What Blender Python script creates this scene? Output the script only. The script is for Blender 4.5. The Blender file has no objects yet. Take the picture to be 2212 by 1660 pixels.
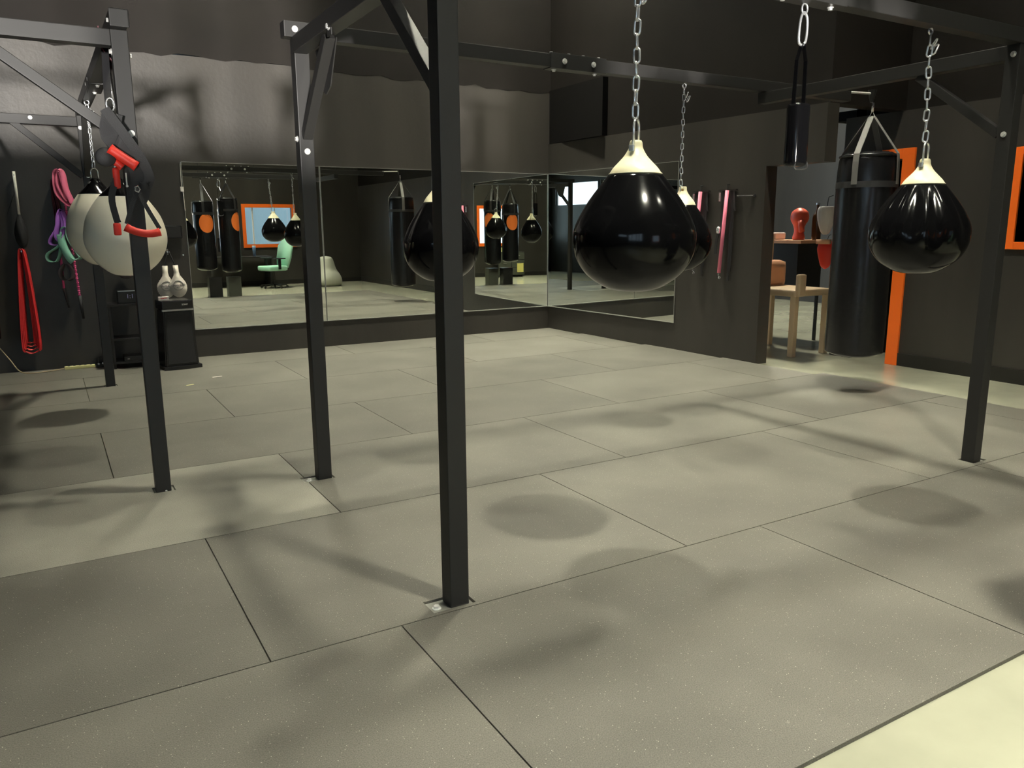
import bpy, bmesh, math, random
from mathutils import Vector, Matrix
random.seed(4)
S = bpy.context.scene
C = S.collection
PI = math.pi

# ------------------------------------------------------------------ camera, world, exposure
cam_d = bpy.data.cameras.new('camera'); cam = bpy.data.objects.new('camera', cam_d); C.objects.link(cam)
cam_d.sensor_fit = 'HORIZONTAL'; cam_d.sensor_width = 36.0; cam_d.lens = 36 * 1689.19 / 2212
cam_d.clip_start = 0.05; cam_d.clip_end = 200
CH = 1.402
def cam_axes(yaw, pit, rol):
    f = Vector((math.cos(yaw), math.sin(yaw), 0)); r = Vector((math.sin(yaw), -math.cos(yaw), 0)); d = Vector((0, 0, -1))
    f2 = math.cos(pit) * f + math.sin(pit) * d; d2 = math.cos(pit) * d - math.sin(pit) * f
    return math.cos(rol) * r + math.sin(rol) * d2, math.cos(rol) * d2 - math.sin(rol) * r, f2
r_, d_, f_ = cam_axes(1.03817847, 0.197990929, 0.00657546)
m = Matrix.Identity(4)
for i in range(3):
    m[i][0] = r_[i]; m[i][1] = -d_[i]; m[i][2] = -f_[i]
m[0][3], m[1][3], m[2][3] = 0, 0, CH
cam.matrix_world = m
S.camera = cam

w = bpy.data.worlds.new('world'); S.world = w; w.use_nodes = True
w.node_tree.nodes['Background'].inputs[0].default_value = (0.55, 0.72, 0.86, 1)
w.node_tree.nodes['Background'].inputs[1].default_value = 2.2
S.view_settings.view_transform = 'Standard'; S.view_settings.look = 'None'
S.view_settings.gamma = 1; S.view_settings.use_curve_mapping = False
S.view_settings.exposure = 0.85
LAMP_E = 520.0
# x, y, length along x, length along y, gain
LAMPS = [(5.3, 8.05, .36, .36, 3.2), (2.0, 8.05, .36, .36, 2.1), (5.2, 3.8, .36, .36, 2.1), (2.55, 3.5, .36, .36, 1.45), (5.2, -.4, .36, .36, .9), (2.3, .1, .36, .36, 3.5)]
LAMP_Z = 7.4

# daylight glare thrown in low through the rear windows by the sunlit street, rising slightly
sd = bpy.data.lights.new('street_glare', 'SUN'); sd.energy = 5.2; sd.angle = math.radians(2.5); sd.color = (1, .95, .88)
so = bpy.data.objects.new('street_glare', sd); C.objects.link(so); so.location = (-3, -8, 1)
so.rotation_euler = Vector((.25, 1, .115)).to_track_quat('-Z', 'Y').to_euler()

# ------------------------------------------------------------------ materials
def mat(name, col, rough=.5, metal=0., spec=.5, noise=0., nscale=3., bump=0., bscale=60., coat=0., col2=None):
    mt = bpy.data.materials.new(name); mt.use_nodes = True
    nt = mt.node_tree; b = nt.nodes['Principled BSDF']
    b.inputs['Base Color'].default_value = (*col, 1); b.inputs['Roughness'].default_value = rough
    b.inputs['Metallic'].default_value = metal; b.inputs['Specular IOR Level'].default_value = spec
    b.inputs['Coat Weight'].default_value = coat; b.inputs['Coat Roughness'].default_value = .08
    tc = nt.nodes.new('ShaderNodeTexCoord')
    if noise or col2:
        n = nt.nodes.new('ShaderNodeTexNoise'); n.inputs['Scale'].default_value = nscale; n.inputs['Detail'].default_value = 6
        nt.links.new(tc.outputs['Object'], n.inputs['Vector'])
        mx = nt.nodes.new('ShaderNodeMix'); mx.data_type = 'RGBA'
        c2 = col2 or tuple(min(1, c * (1 + noise)) for c in col)
        mx.inputs[6].default_value = (*[c * (1 - noise) for c in col], 1); mx.inputs[7].default_value = (*c2, 1)
        rm = nt.nodes.new('ShaderNodeMapRange'); rm.inputs[1].default_value = .35; rm.inputs[2].default_value = .65
        nt.links.new(n.outputs[0], rm.inputs[0]); nt.links.new(rm.outputs[0], mx.inputs[0]); nt.links.new(mx.outputs[2], b.inputs['Base Color'])
    if bump:
        n2 = nt.nodes.new('ShaderNodeTexNoise'); n2.inputs['Scale'].default_value = bscale; n2.inputs['Detail'].default_value = 4
        nt.links.new(tc.outputs['Object'], n2.inputs['Vector'])
        bp = nt.nodes.new('ShaderNodeBump'); bp.inputs['Strength'].default_value = bump; bp.inputs['Distance'].default_value = .01
        nt.links.new(n2.outputs[0], bp.inputs['Height']); nt.links.new(bp.outputs[0], b.inputs['Normal'])
    return mt

def emis(name, col, s):
    mt = mat(name, col, .6); b = mt.node_tree.nodes['Principled BSDF']
    b.inputs['Emission Color'].default_value = (*col, 1); b.inputs['Emission Strength'].default_value = s
    return mt

def rubber(name, base, fleck=.5, rough=.55, smudge=.35):
    mt = mat(name, base, rough, bump=.25, bscale=220)
    nt = mt.node_tree; b = nt.nodes['Principled BSDF']; L = nt.links
    tc = nt.nodes.new('ShaderNodeTexCoord')
    geo = nt.nodes.new('ShaderNodeNewGeometry')
    oi = nt.nodes.new('ShaderNodeObjectInfo')
    n1 = nt.nodes.new('ShaderNodeTexNoise'); n1.inputs['Scale'].default_value = 1.7; n1.inputs['Detail'].default_value = 5
    L.new(geo.outputs['Position'], n1.inputs['Vector'])
    r1 = nt.nodes.new('ShaderNodeMapRange'); r1.inputs[1].default_value = .3; r1.inputs[2].default_value = .7
    r1.inputs[3].default_value = 1 - smudge * .5; r1.inputs[4].default_value = 1 + smudge * .5
    L.new(n1.outputs[0], r1.inputs[0])
    # per-mat tone
    r2 = nt.nodes.new('ShaderNodeMapRange'); r2.inputs[3].default_value = .9; r2.inputs[4].default_value = 1.12
    L.new(oi.outputs['Random'], r2.inputs[0])
    # crumb grain
    n3 = nt.nodes.new('ShaderNodeTexNoise'); n3.inputs['Scale'].default_value = 260; n3.inputs['Detail'].default_value = 2
    L.new(geo.outputs['Position'], n3.inputs['Vector'])
    r3 = nt.nodes.new('ShaderNodeMapRange'); r3.inputs[1].default_value = .3; r3.inputs[2].default_value = .7; r3.inputs[3].default_value = .68; r3.inputs[4].default_value = 1.35
    L.new(n3.outputs[0], r3.inputs[0])
    m1 = nt.nodes.new('ShaderNodeMath'); m1.operation = 'MULTIPLY'; L.new(r1.outputs[0], m1.inputs[0]); L.new(r2.outputs[0], m1.inputs[1])
    m2 = nt.nodes.new('ShaderNodeMath'); m2.operation = 'MULTIPLY'; L.new(m1.outputs[0], m2.inputs[0]); L.new(r3.outputs[0], m2.inputs[1])
    vm = nt.nodes.new('ShaderNodeVectorMath'); vm.operation = 'SCALE'; vm.inputs[0].default_value = base
    L.new(m2.outputs[0], vm.inputs['Scale'])
    # light flecks and dust
    v = nt.nodes.new('ShaderNodeTexVoronoi'); v.inputs['Scale'].default_value = 95
    L.new(geo.outputs['Position'], v.inputs['Vector'])
    lt = nt.nodes.new('ShaderNodeMath'); lt.operation = 'LESS_THAN'; lt.inputs[1].default_value = .13
    L.new(v.outputs['Distance'], lt.inputs[0])
    gt = nt.nodes.new('ShaderNodeSeparateColor'); L.new(v.outputs['Color'], gt.inputs[0])
    g2 = nt.nodes.new('ShaderNodeMath'); g2.operation = 'GREATER_THAN'; g2.inputs[1].default_value = .72
    L.new(gt.outputs[0], g2.inputs[0])
    mf = nt.nodes.new('ShaderNodeMath'); mf.operation = 'MULTIPLY'; L.new(lt.outputs[0], mf.inputs[0]); L.new(g2.outputs[0], mf.inputs[1])
    # scuff patches
    n4 = nt.nodes.new('ShaderNodeTexNoise'); n4.inputs['Scale'].default_value = 5.5; n4.inputs['Detail'].default_value = 9; n4.inputs['Roughness'].default_value = .75
    L.new(geo.outputs['Position'], n4.inputs['Vector'])
    r4 = nt.nodes.new('ShaderNodeMapRange'); r4.inputs[1].default_value = .665; r4.inputs[2].default_value = .78; r4.inputs[4].default_value = .7
    L.new(n4.outputs[0], r4.inputs[0])
    ms = nt.nodes.new('ShaderNodeMath'); ms.operation = 'MULTIPLY'; ms.inputs[1].default_value = fleck; L.new(mf.outputs[0], ms.inputs[0])
    ma = nt.nodes.new('ShaderNodeMath'); ma.operation = 'MAXIMUM'; L.new(ms.outputs[0], ma.inputs[0]); L.new(r4.outputs[0], ma.inputs[1])
    mx = nt.nodes.new('ShaderNodeMix'); mx.data_type = 'RGBA'; mx.inputs[7].default_value = (.55, .53, .45, 1)
    L.new(ma.outputs[0], mx.inputs[0]); L.new(vm.outputs[0], mx.inputs[6]); L.new(mx.outputs[2], b.inputs['Base Color'])
    return mt

M = {}
M['mat'] = rubber('rubber_crumb', (.118, .112, .095), .9, .47)
M['matlight'] = rubber('rubber_smooth', (.235, .226, .192), .15, .36, .5)
M['concrete'] = mat('polished_concrete', (.30, .298, .228), .2, noise=.14, nscale=1.6, bump=.05, bscale=9)
M['wall'] = mat('dark_wall_paint', (.036, .0325, .028), .44, noise=.20, nscale=1.1, bump=.12, bscale=26)
_nt = M['wall'].node_tree; _mp = _nt.nodes.new('ShaderNodeMapping'); _mp.inputs['Scale'].default_value = (1.6, 1.6, .35)
_tc = [n for n in _nt.nodes if n.type == 'TEX_COORD'][0]; _nz = [n for n in _nt.nodes if n.type == 'TEX_NOISE'][0]
_nt.links.new(_tc.outputs['Object'], _mp.inputs['Vector']); _nt.links.new(_mp.outputs[0], _nz.inputs['Vector'])
M['wallup'] = mat('upper_wall_paint_and_shade', (.0105, .0088, .0076), .7, spec=.15, noise=.15, nscale=1.5)
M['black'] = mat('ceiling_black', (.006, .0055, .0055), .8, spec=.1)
M['base'] = mat('baseboard_black', (.016, .015, .014), .35)
M['steel'] = mat('powder_coated_steel', (.020, .0195, .019), .48, spec=.45, bump=.04, bscale=400)
M['bolt'] = mat('zinc_bolt', (.78, .78, .76), .3, .35)
M['plate'] = mat('bare_plate', (.42, .42, .38), .35, .8)
M['chain'] = mat('zinc_chain', (.80, .82, .84), .25, .75)
M['vinyl'] = mat('glossy_black_vinyl', (.0035, .0035, .004), .13, spec=.22, bump=.02, bscale=6)
M['vinylheavy'] = mat('black_heavy_bag_vinyl', (.008, .008, .009), .24, bump=.35, bscale=7)
M['cream'] = mat('cream_vinyl', (.80, .745, .52), .30)
M['white'] = mat('off_white_vinyl', (.95, .89, .73), .28, bump=.03, bscale=5)
M['strap'] = mat('black_webbing', (.018, .018, .02), .6, bump=.2, bscale=300)
M['greystrap'] = mat('grey_webbing', (.13, .125, .118), .6, bump=.2, bscale=300)
M['red'] = mat('red_rubber_grip', (.75, .035, .02), .5, bump=.1, bscale=200)
M['redband'] = mat('red_latex_band', (.80, .04, .045), .42)
M['pink'] = mat('pink_fabric_band', (.75, .16, .28), .6)
M['purple'] = mat('purple_latex_band', (.36, .13, .55), .45)
M['green'] = mat('mint_band', (.23, .50, .38), .5)
M['mintedge'] = mat('pale_mint', (.55, .78, .66), .5)
M['grey'] = mat('grey_band', (.10, .085, .09), .5)
M['maroon'] = mat('maroon_band', (.09, .015, .025), .5)
M['hotpink'] = mat('pink_rope', (.85, .10, .30), .5)
M['pinktube'] = mat('pink_foam_tube', (.95, .24, .36), .5)
M['whitepl'] = mat('white_plastic', (.80, .77, .70), .4)
M['padwhite'] = mat('white_leather_pad', (.78, .72, .64), .45, bump=.1, bscale=40)
M['ink'] = mat('dark_ink', (.06, .06, .06), .6)
M['plastic'] = mat('black_plastic', (.012, .012, .013), .25)
M['mesh'] = mat('speaker_cloth', (.007, .007, .008), .7, bump=.3, bscale=500)
M['silver'] = mat('silver_trim', (.5, .5, .5), .3, 1)
M['yellow'] = mat('pale_yellow_plastic', (.72, .68, .32), .5)
M['cord'] = mat('beige_cord', (.45, .36, .22), .5)
M['orange'] = mat('orange_trim_paint', (1.0, .17, .015), .4)
M['orangeart'] = mat('orange_print', (.95, .22, .04), .45)
M['mirror'] = mat('mirror_glass', (.86, .885, .83), .0, 1)
M['medge'] = mat('mirror_edge', (.62, .63, .58), .25, .6)
M['mint'] = mat('mint_leatherette', (.33, .62, .47), .4)
M['beige'] = mat('beige_upholstery', (.70, .52, .33), .55)
M['tan'] = mat('peach_cushion', (.80, .42, .24), .5)
M['clothwhite'] = mat('white_cloth', (.75, .68, .64), .7)
M['cabinet'] = mat('grey_cabinet', (.07, .075, .06), .5)
M['paper'] = mat('yellow_paper', (.75, .66, .20), .6)
M['skyblue'] = mat('pale_blue_wall_outside', (.55, .70, .78), .8)
M['lampbody'] = mat('lamp_housing', (.05, .05, .05), .5)
M['greenglow'] = mat('clock_digits', (.25, .25, .45), .4)
gm = bpy.data.materials.new('window_glass'); gm.use_nodes = True
nt = gm.node_tree; nt.nodes.clear(); o_ = nt.nodes.new('ShaderNodeOutputMaterial'); g_ = nt.nodes.new('ShaderNodeBsdfGlossy'); t_ = nt.nodes.new('ShaderNodeBsdfTransparent'); x_ = nt.nodes.new('ShaderNodeMixShader')
g_.inputs['Roughness'].default_value = .02; x_.inputs[0].default_value = .08
nt.links.new(t_.outputs[0], x_.inputs[1]); nt.links.new(g_.outputs[0], x_.inputs[2]); nt.links.new(x_.outputs[0], o_.inputs[0])
M['glass'] = gm

# ------------------------------------------------------------------ mesh helpers
def obj(name, bm, material, parent=None, smooth=False, loc=None):
    me = bpy.data.meshes.new(name)
    bmesh.ops.recalc_face_normals(bm, faces=bm.faces)
    bm.to_mesh(me); bm.free(); me.materials.append(material)
    if smooth:
        for p in me.polygons: p.use_smooth = True
    o = bpy.data.objects.new(name, me); C.objects.link(o)
    if parent is not None: o.parent = parent
    if loc is not None: o.location = loc
    return o
def thing(name, label, cat, loc=(0, 0, 0), rz=0, group=None):
    o = bpy.data.objects.new(name, None); C.objects.link(o); o.location = loc; o.rotation_euler = (0, 0, rz)
    o.empty_display_size = .05
    o['label'] = label; o['category'] = cat
    if group: o['group'] = group
    return o
def tag(o, label, cat, group=None):
    o['label'] = label; o['category'] = cat
    if group: o['group'] = group
    return o
def struct(o): o['kind'] = 'structure'; return o
def lab(o, l): o['label'] = l; return o
NB = lambda: bmesh.new()
def box(bm, x0, x1, y0, y1, z0, z1, bev=0):
    v = [bm.verts.new((x, y, z)) for x in (x0, x1) for y in (y0, y1) for z in (z0, z1)]
    fs = [bm.faces.new([v[i] for i in q]) for q in ((0, 1, 3, 2), (4, 6, 7, 5), (0, 4, 5, 1), (2, 3, 7, 6), (0, 2, 6, 4), (1, 5, 7, 3))]
    if bev:
        es = list({e for f in fs for e in f.edges})
        bmesh.ops.bevel(bm, geom=es, offset=bev, segments=2, affect='EDGES', profile=.6)
    return bm
def B(x0, x1, y0, y1, z0, z1, bev=0): return box(NB(), x0, x1, y0, y1, z0, z1, bev)
def bar(bm, p, q, a, b, up=(0, 0, 1), bev=0.004):
    p = Vector(p); q = Vector(q); d = (q - p); L = d.length; d.normalize()
    u = Vector(up); s = d.cross(u)
    if s.length < 1e-4: s = d.cross(Vector((1, 0, 0)))
    s.normalize(); u = s.cross(d).normalized()
    mt = Matrix((( d.x, s.x, u.x, p.x), (d.y, s.y, u.y, p.y), (d.z, s.z, u.z, p.z), (0, 0, 0, 1)))
    b2 = NB(); box(b2, 0, L, -a / 2, a / 2, -b / 2, b / 2, bev); b2.transform(mt)
    me = bpy.data.meshes.new('t'); b2.to_mesh(me); b2.free(); bm.from_mesh(me); bpy.data.meshes.remove(me)
    return bm
def cyl(bm, p, q, r, n=16, r2=None):
    return tube(bm, [p, q], [r, r if r2 is None else r2], n)
def tube(bm, pts, r, n=10, closed=False):
    P = [Vector(p) for p in pts]; N = len(P)
    R = r if isinstance(r, (list, tuple)) else [r] * N
    rings = []; prev = None
    for i, p in enumerate(P):
        if closed: t = P[(i + 1) % N] - P[i - 1]
        else: t = P[min(i + 1, N - 1)] - P[max(i - 1, 0)]
        t.normalize()
        if prev is None:
            a = t.cross(Vector((0, 0, 1)))
            if a.length < .2: a = t.cross(Vector((1, 0, 0)))
        else: a = prev - t * prev.dot(t)
        a.normalize(); prev = a; b = t.cross(a)
        rings.append([bm.verts.new(p + (a * math.cos(2 * PI * k / n) + b * math.sin(2 * PI * k / n)) * R[i]) for k in range(n)])
    m_ = N if closed else N - 1
    for i in range(m_):
        A, Bq = rings[i], rings[(i + 1) % N]
        for k in range(n): bm.faces.new((A[k], A[(k + 1) % n], Bq[(k + 1) % n], Bq[k]))
    if not closed:
        bm.faces.new(rings[0][::-1]); bm.faces.new(rings[-1])
    return bm
def ribbon(bm, pts, w, th, wd, closed=False):
    """flat band swept along pts; wd = width direction (vector, or list of vectors)"""
    P = [Vector(p) for p in pts]; N = len(P); rings = []
    for i, p in enumerate(P):
        if closed: t = P[(i + 1) % N] - P[i - 1]
        else: t = P[min(i + 1, N - 1)] - P[max(i - 1, 0)]
        t.normalize(); W = Vector(wd[i] if isinstance(wd, list) else wd)
        W = (W - t * W.dot(t)).normalized(); nn = t.cross(W)
        ww = (w[i] if isinstance(w, (list, tuple)) else w) / 2
        rings.append([bm.verts.new(p + W * sx * ww + nn * sy * th / 2) for sx, sy in ((-1, -1), (1, -1), (1, 1), (-1, 1))])
    for i in range(N if closed else N - 1):
        A, Bq = rings[i], rings[(i + 1) % N]
        for k in range(4): bm.faces.new((A[k], A[(k + 1) % 4], Bq[(k + 1) % 4], Bq[k]))
    if not closed: bm.faces.new(rings[0][::-1]); bm.faces.new(rings[-1])
    return bm
def smoothpath(pts, n=6, closed=False):
    P = [Vector(p) for p in pts]; N = len(P); out = []
    seg = N if closed else N - 1
    for i in range(seg):
        if closed: p0, p1, p2, p3 = P[i - 1], P[i], P[(i + 1) % N], P[(i + 2) % N]
        else: p0, p1, p2, p3 = P[max(i - 1, 0)], P[i], P[i + 1], P[min(i + 2, N - 1)]
        for k in range(n):
            t = k / n
            out.append(.5 * ((2 * p1) + (-p0 + p2) * t + (2 * p0 - 5 * p1 + 4 * p2 - p3) * t * t + (-p0 + 3 * p1 - 3 * p2 + p3) * t ** 3))
    if not closed: out.append(P[-1])
    return out
def lathe(bm, prof, n=48, fr=None, cap=True):
    """prof: list of (r,z); fr(theta, t, r) optional radius change"""
    rings = []
    for j, (r, z) in enumerate(prof):
        t = j / (len(prof) - 1)
        rings.append([bm.verts.new(((rr := (fr(2 * PI * k / n, t, r) if fr else r)) * math.cos(2 * PI * k / n), rr * math.sin(2 * PI * k / n), z)) for k in range(n)])
    for A, Bq in zip(rings, rings[1:]):
        for k in range(n): bm.faces.new((A[k], A[(k + 1) % n], Bq[(k + 1) % n], Bq[k]))
    if cap: bm.faces.new(rings[0][::-1]); bm.faces.new(rings[-1])
    return bm
def prism(bm, poly, z0, z1, mt=None):
    b = NB(); lo = [b.verts.new((x, y, z0)) for x, y in poly]; hi = [b.verts.new((x, y, z1)) for x, y in poly]
    b.faces.new(lo[::-1]); b.faces.new(hi); n = len(poly)
    for i in range(n): b.faces.new((lo[i], lo[(i + 1) % n], hi[(i + 1) % n], hi[i]))
    if mt is not None: b.transform(mt)
    me = bpy.data.meshes.new('t'); b.to_mesh(me); b.free(); bm.from_mesh(me); bpy.data.meshes.remove(me)
    return bm
def interp(prof, n):
    out = []
    P = smoothpath([(a, b, 0) for a, b in prof], n)
    return [(max(p.x, .0005), p.y) for p in P]
def text_bm(s, size, depth, mt):
    cu = bpy.data.curves.new('lettering', 'FONT'); cu.body = s; cu.size = size; cu.extrude = depth; cu.align_x = 'CENTER'; cu.align_y = 'CENTER'
    o = bpy.data.objects.new('lettering', cu); C.objects.link(o)
    bpy.context.view_layer.update()
    me = bpy.data.meshes.new_from_object(o.evaluated_get(bpy.context.evaluated_depsgraph_get()))
    bpy.data.objects.remove(o); bpy.data.curves.remove(cu)
    bm = NB(); bm.from_mesh(me); bpy.data.meshes.remove(me); bm.transform(mt); return bm
def facing(loc, right, up):
    r = Vector(right).normalized(); u = Vector(up); u = (u - r * u.dot(r)).normalized(); n = r.cross(u)
    return Matrix(((r.x, u.x, n.x, loc[0]), (r.y, u.y, n.y, loc[1]), (r.z, u.z, n.z, loc[2]), (0, 0, 0, 1)))

# ------------------------------------------------------------------ the room
FZ = -0.014                       # concrete level; mat tops are z=0
WY = 9.25                         # back wall
CX = 6.045                        # its corner with the mirrored right wall
XL, XR, YR = -3.6, 7.42, -2.2     # left wall, far right wall, rear wall
CZ = 7.8
SL = .0573                        # slight skew of the mirrored right wall
wx = lambda y: CX + SL * (WY - y)
YE, YH = 5.62, 4.97               # end of the mirrored wall, end of the header past it
struct(obj('floor', B(XL - .1, 12.5, YR - 4, 13, FZ - .1, FZ), M['concrete']))
struct(obj('ceiling', B(XL - .1, 12.5, YR - .1, 13, CZ, CZ + .1), M['black']))
struct(obj('wall_back', B(XL - .1, CX + .1, WY, WY + .12, FZ, 3.19), M['wall']))
# upper band of the back wall: brown-black, ragged edge, painted in as the top cutoff of the glare
bm = NB(); pts = [(XL - .1, CZ)]
xs = [XL - .1 + i * .16 for i in range(int((CX - XL + .2) / .16) + 1)]
low = [(x, 3.19 + random.uniform(-.03, .02) - .03 * max(0, (x - 1) / 5)) for x in xs]
poly = [(XL - .1, CZ), (CX + .1, CZ), (CX + .1, 3.13)] + low[::-1]
prism(bm, poly, 0, .12, facing((0, WY + .118, 0), (1, 0, 0), (0, 0, 1)))
struct(obj('wall_back_upper', bm, M['wallup']))
# mirrored right wall: lower furring with a ledge at 2.5 m, dark wall above set slightly back
bm = prism(NB(), [(wx(WY), WY + .1), (wx(YE), YE), (wx(YE) + .16, YE), (wx(WY) + .16, WY + .1)], FZ, 2.5); struct(obj('wall_right', bm, M['wall']))
bm = prism(NB(), [(wx(WY) + .03, WY + .1), (wx(YH) + .03, YH), (XR + .03, YH), (XR + .03, YH + .15), (wx(YH) + .2, YH + .15), (wx(WY) + .2, WY + .1)], 2.5, CZ); struct(obj('wall_right_upper', bm, M['wallup']))
bm = prism(NB(), [(wx(YE), YE), (wx(YH), YH), (wx(YH) + .16, YH), (wx(YE) + .16, YE)], 1.98, 2.5); struct(obj('wall_right_header', bm, M['wall']))
bm = B(CX + .02, CX + .15, 8.07, WY - .002, 2.505, 3.19); struct(obj('trim_1', bm, M['black']))
# far right wall with orange door frame and orange framed opening
D0, D1, DT = 4.93, 5.36, 2.04      # door opening
W0, W1, WB, WT = 2.9, 3.80, 1.245, 1.995
bm = NB()
for y0, y1, z0, z1 in ((YR, W0, FZ, 2.5), (W0, W1, FZ, WB), (W0, W1, WT, 2.5), (W1, D0, FZ, 2.5), (D0, D1, DT, 2.5), (D1, 5.62, FZ, 2.5)):
    box(bm, XR, XR + .16, y0, y1, z0, z1)
bmesh.ops.remove_doubles(bm, verts=bm.verts, dist=.0001)
struct(obj('wall_far_right', bm, M['wall']))
struct(obj('wall_far_right_upper', B(XR + .03, XR + .2, YR, YH, 2.5, CZ), M['wallup']))
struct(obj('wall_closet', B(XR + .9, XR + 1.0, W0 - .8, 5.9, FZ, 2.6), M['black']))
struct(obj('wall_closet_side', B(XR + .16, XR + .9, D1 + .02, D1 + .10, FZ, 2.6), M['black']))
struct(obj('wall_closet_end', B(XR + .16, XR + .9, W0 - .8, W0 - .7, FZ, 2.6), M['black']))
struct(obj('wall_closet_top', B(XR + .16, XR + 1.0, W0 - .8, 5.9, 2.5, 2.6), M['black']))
bm = NB()
for y0, y1, z0, z1 in ((D0 - .13, D0, FZ, DT + .10), (D0, D1, DT, DT + .10)):
    box(bm, XR - .022, XR + .17, y0, y1, z0, z1, .003)
struct(obj('door_1', bm, M['orange']))
bm = NB()
for y0, y1, z0, z1 in ((W1, W1 + .07, WB - .065, WT + .065), (W0 - .07, W0, WB - .065, WT + .065), (W0, W1, WT, WT + .065), (W0, W1, WB - .065, WB)):
    box(bm, XR - .022, XR + .17, y0, y1, z0, z1, .003)
struct(obj('window_1', bm, M['orange']))
struct(obj('baseboard_right', B(XR - .014, XR, YR, D0 - .13, FZ, .115), M['base']))
# rear wall behind the camera, seen in the mirrors
R1 = (4.45, 5.62, 1.02, 1.93); R2 = (1.6, 2.5, .95, 1.93); R3 = (-3.3, -.12, 1.0, 2.75)  # R3 stays out of view, widened to let the street glare through
bm = NB()
prevx = XL - .1
for x0, x1, z0, z1 in (R3, R2, R1):
    box(bm, prevx, x0, YR - .14, YR, FZ, CZ); box(bm, x0, x1, YR - .14, YR, FZ, z0); box(bm, x0, x1, YR - .14, YR, z1, CZ); prevx = x1
box(bm, prevx, XR + .1, YR - .14, YR, FZ, CZ)
struct(obj('wall_rear', bm, M['wall']))
for i, (x0, x1, z0, z1) in enumerate((R1, R2, R3)):
    bm = NB(); t = .085 if i < 2 else .05
    box(bm, x0 - t, x0, YR - .06, YR + .02, z0 - t, z1 + t); box(bm, x1, x1 + t, YR - .06, YR + .02, z0 - t, z1 + t)
    box(bm, x0, x1, YR - .06, YR + .02, z1, z1 + t); box(bm, x0, x1, YR - .06, YR + .02, z0 - t, z0)
    f = struct(obj('window_%d' % (i + 2), bm, M['orange'] if i < 2 else M['base']))
    obj('pane', B(x0, x1, YR - .05, YR - .04, z0, z1), M['glass'], f)
    if i == 2:
        for xm in (-2.3, -1.25, -.7): obj('mullion', B(xm - .05, xm + .05, YR - .06, YR - .0, z0, z1), M['base'], f)  # bars added to cast soft stripes in the glare on the back wall
    if i == 0: obj('mullion', B(x0 + .17, x0 + .20, YR - .055, YR - .02, z0, z1), M['whitepl'], f)
struct(obj('wall_outside', B(3.2, 7.4, YR - 3.2, YR - 3.1, FZ, 3.2), M['skyblue']))
struct(obj('baseboard_rear', B(XL, XR, YR, YR + .014, FZ, .1), M['base']))
bm = NB(); L0, L1, LB, LT = -1.95, .0, 2.08, 2.75
for y0, y1, z0, z1 in ((YR, L0, FZ, CZ), (L0, L1, FZ, LB), (L0, L1, LT, CZ), (L1, WY, FZ, CZ)): box(bm, XL - .1, XL, y0, y1, z0, z1)
struct(obj('wall_left', bm, M['wall']))
bm = NB()
for y0, y1, z0, z1 in ((L0 - .04, L0, LB - .04, LT + .04), (L1, L1 + .04, LB - .04, LT + .04), (L0, L1, LT, LT + .04), (L0, L1, LB - .04, LB)): box(bm, XL - .05, XL + .015, y0, y1, z0, z1)
f = struct(obj('window_5', bm, M['base'])); obj('pane', B(XL - .05, XL - .04, L0, L1, LB, LT), M['glass'], f)
# side room beyond the opening
struct(obj('wall_side_room_far', B(12.3, 12.4, D1, 13, FZ, CZ), M['wall']))
struct(obj('wall_side_room_back', B(CX, 12.4, 12.8, 12.9, FZ, CZ), M['wall']))
struct(obj('wall_side_room_front', B(XR + .16, 12.4, 5.50, 5.62, FZ, CZ), M['wall']))

# ------------------------------------------------------------------ ceiling lights
for i, (x, y, lx, ly, g) in enumerate(LAMPS + [(9.3, 8.8, 1.0, .6, .55)]):
    t = thing('ceiling_light', 'ceiling light panel ' + ['above the corner where the mirrors meet', 'above the left end of the mirrored wall', 'above the far right rack post', 'above the middle rack, near the centre post', 'above the bare concrete walkway', 'behind and above the camera', 'in the side room past the opening'][i],
              'ceiling light', (x, y, LAMP_Z), 0, 'ceiling light panels')
    obj('diffuser', B(-lx / 2, lx / 2, -ly / 2, ly / 2, 0, .012), emis('lamp_diffuser', (.97, .94, .76), LAMP_E * g), t)
    b_ = NB()
    for a in ((-lx / 2 - .02, lx / 2 + .02, -ly / 2 - .02, -ly / 2), (-lx / 2 - .02, lx / 2 + .02, ly / 2, ly / 2 + .02), (-lx / 2 - .02, -lx / 2, -ly / 2, ly / 2), (lx / 2, lx / 2 + .02, -ly / 2, ly / 2)):
        box(b_, *a, -.42, .06)
    box(b_, -lx / 2, lx / 2, -ly / 2, ly / 2, .02, .06)
    obj('housing', b_, M['lampbody'], t)
    for sx in (-1, 1):
        b_ = NB(); cyl(b_, (sx * lx * .35, 0, .06), (sx * lx * .35, 0, CZ - LAMP_Z), .004, 6); obj('suspension_rod', b_, M['steel'], t)

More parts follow.
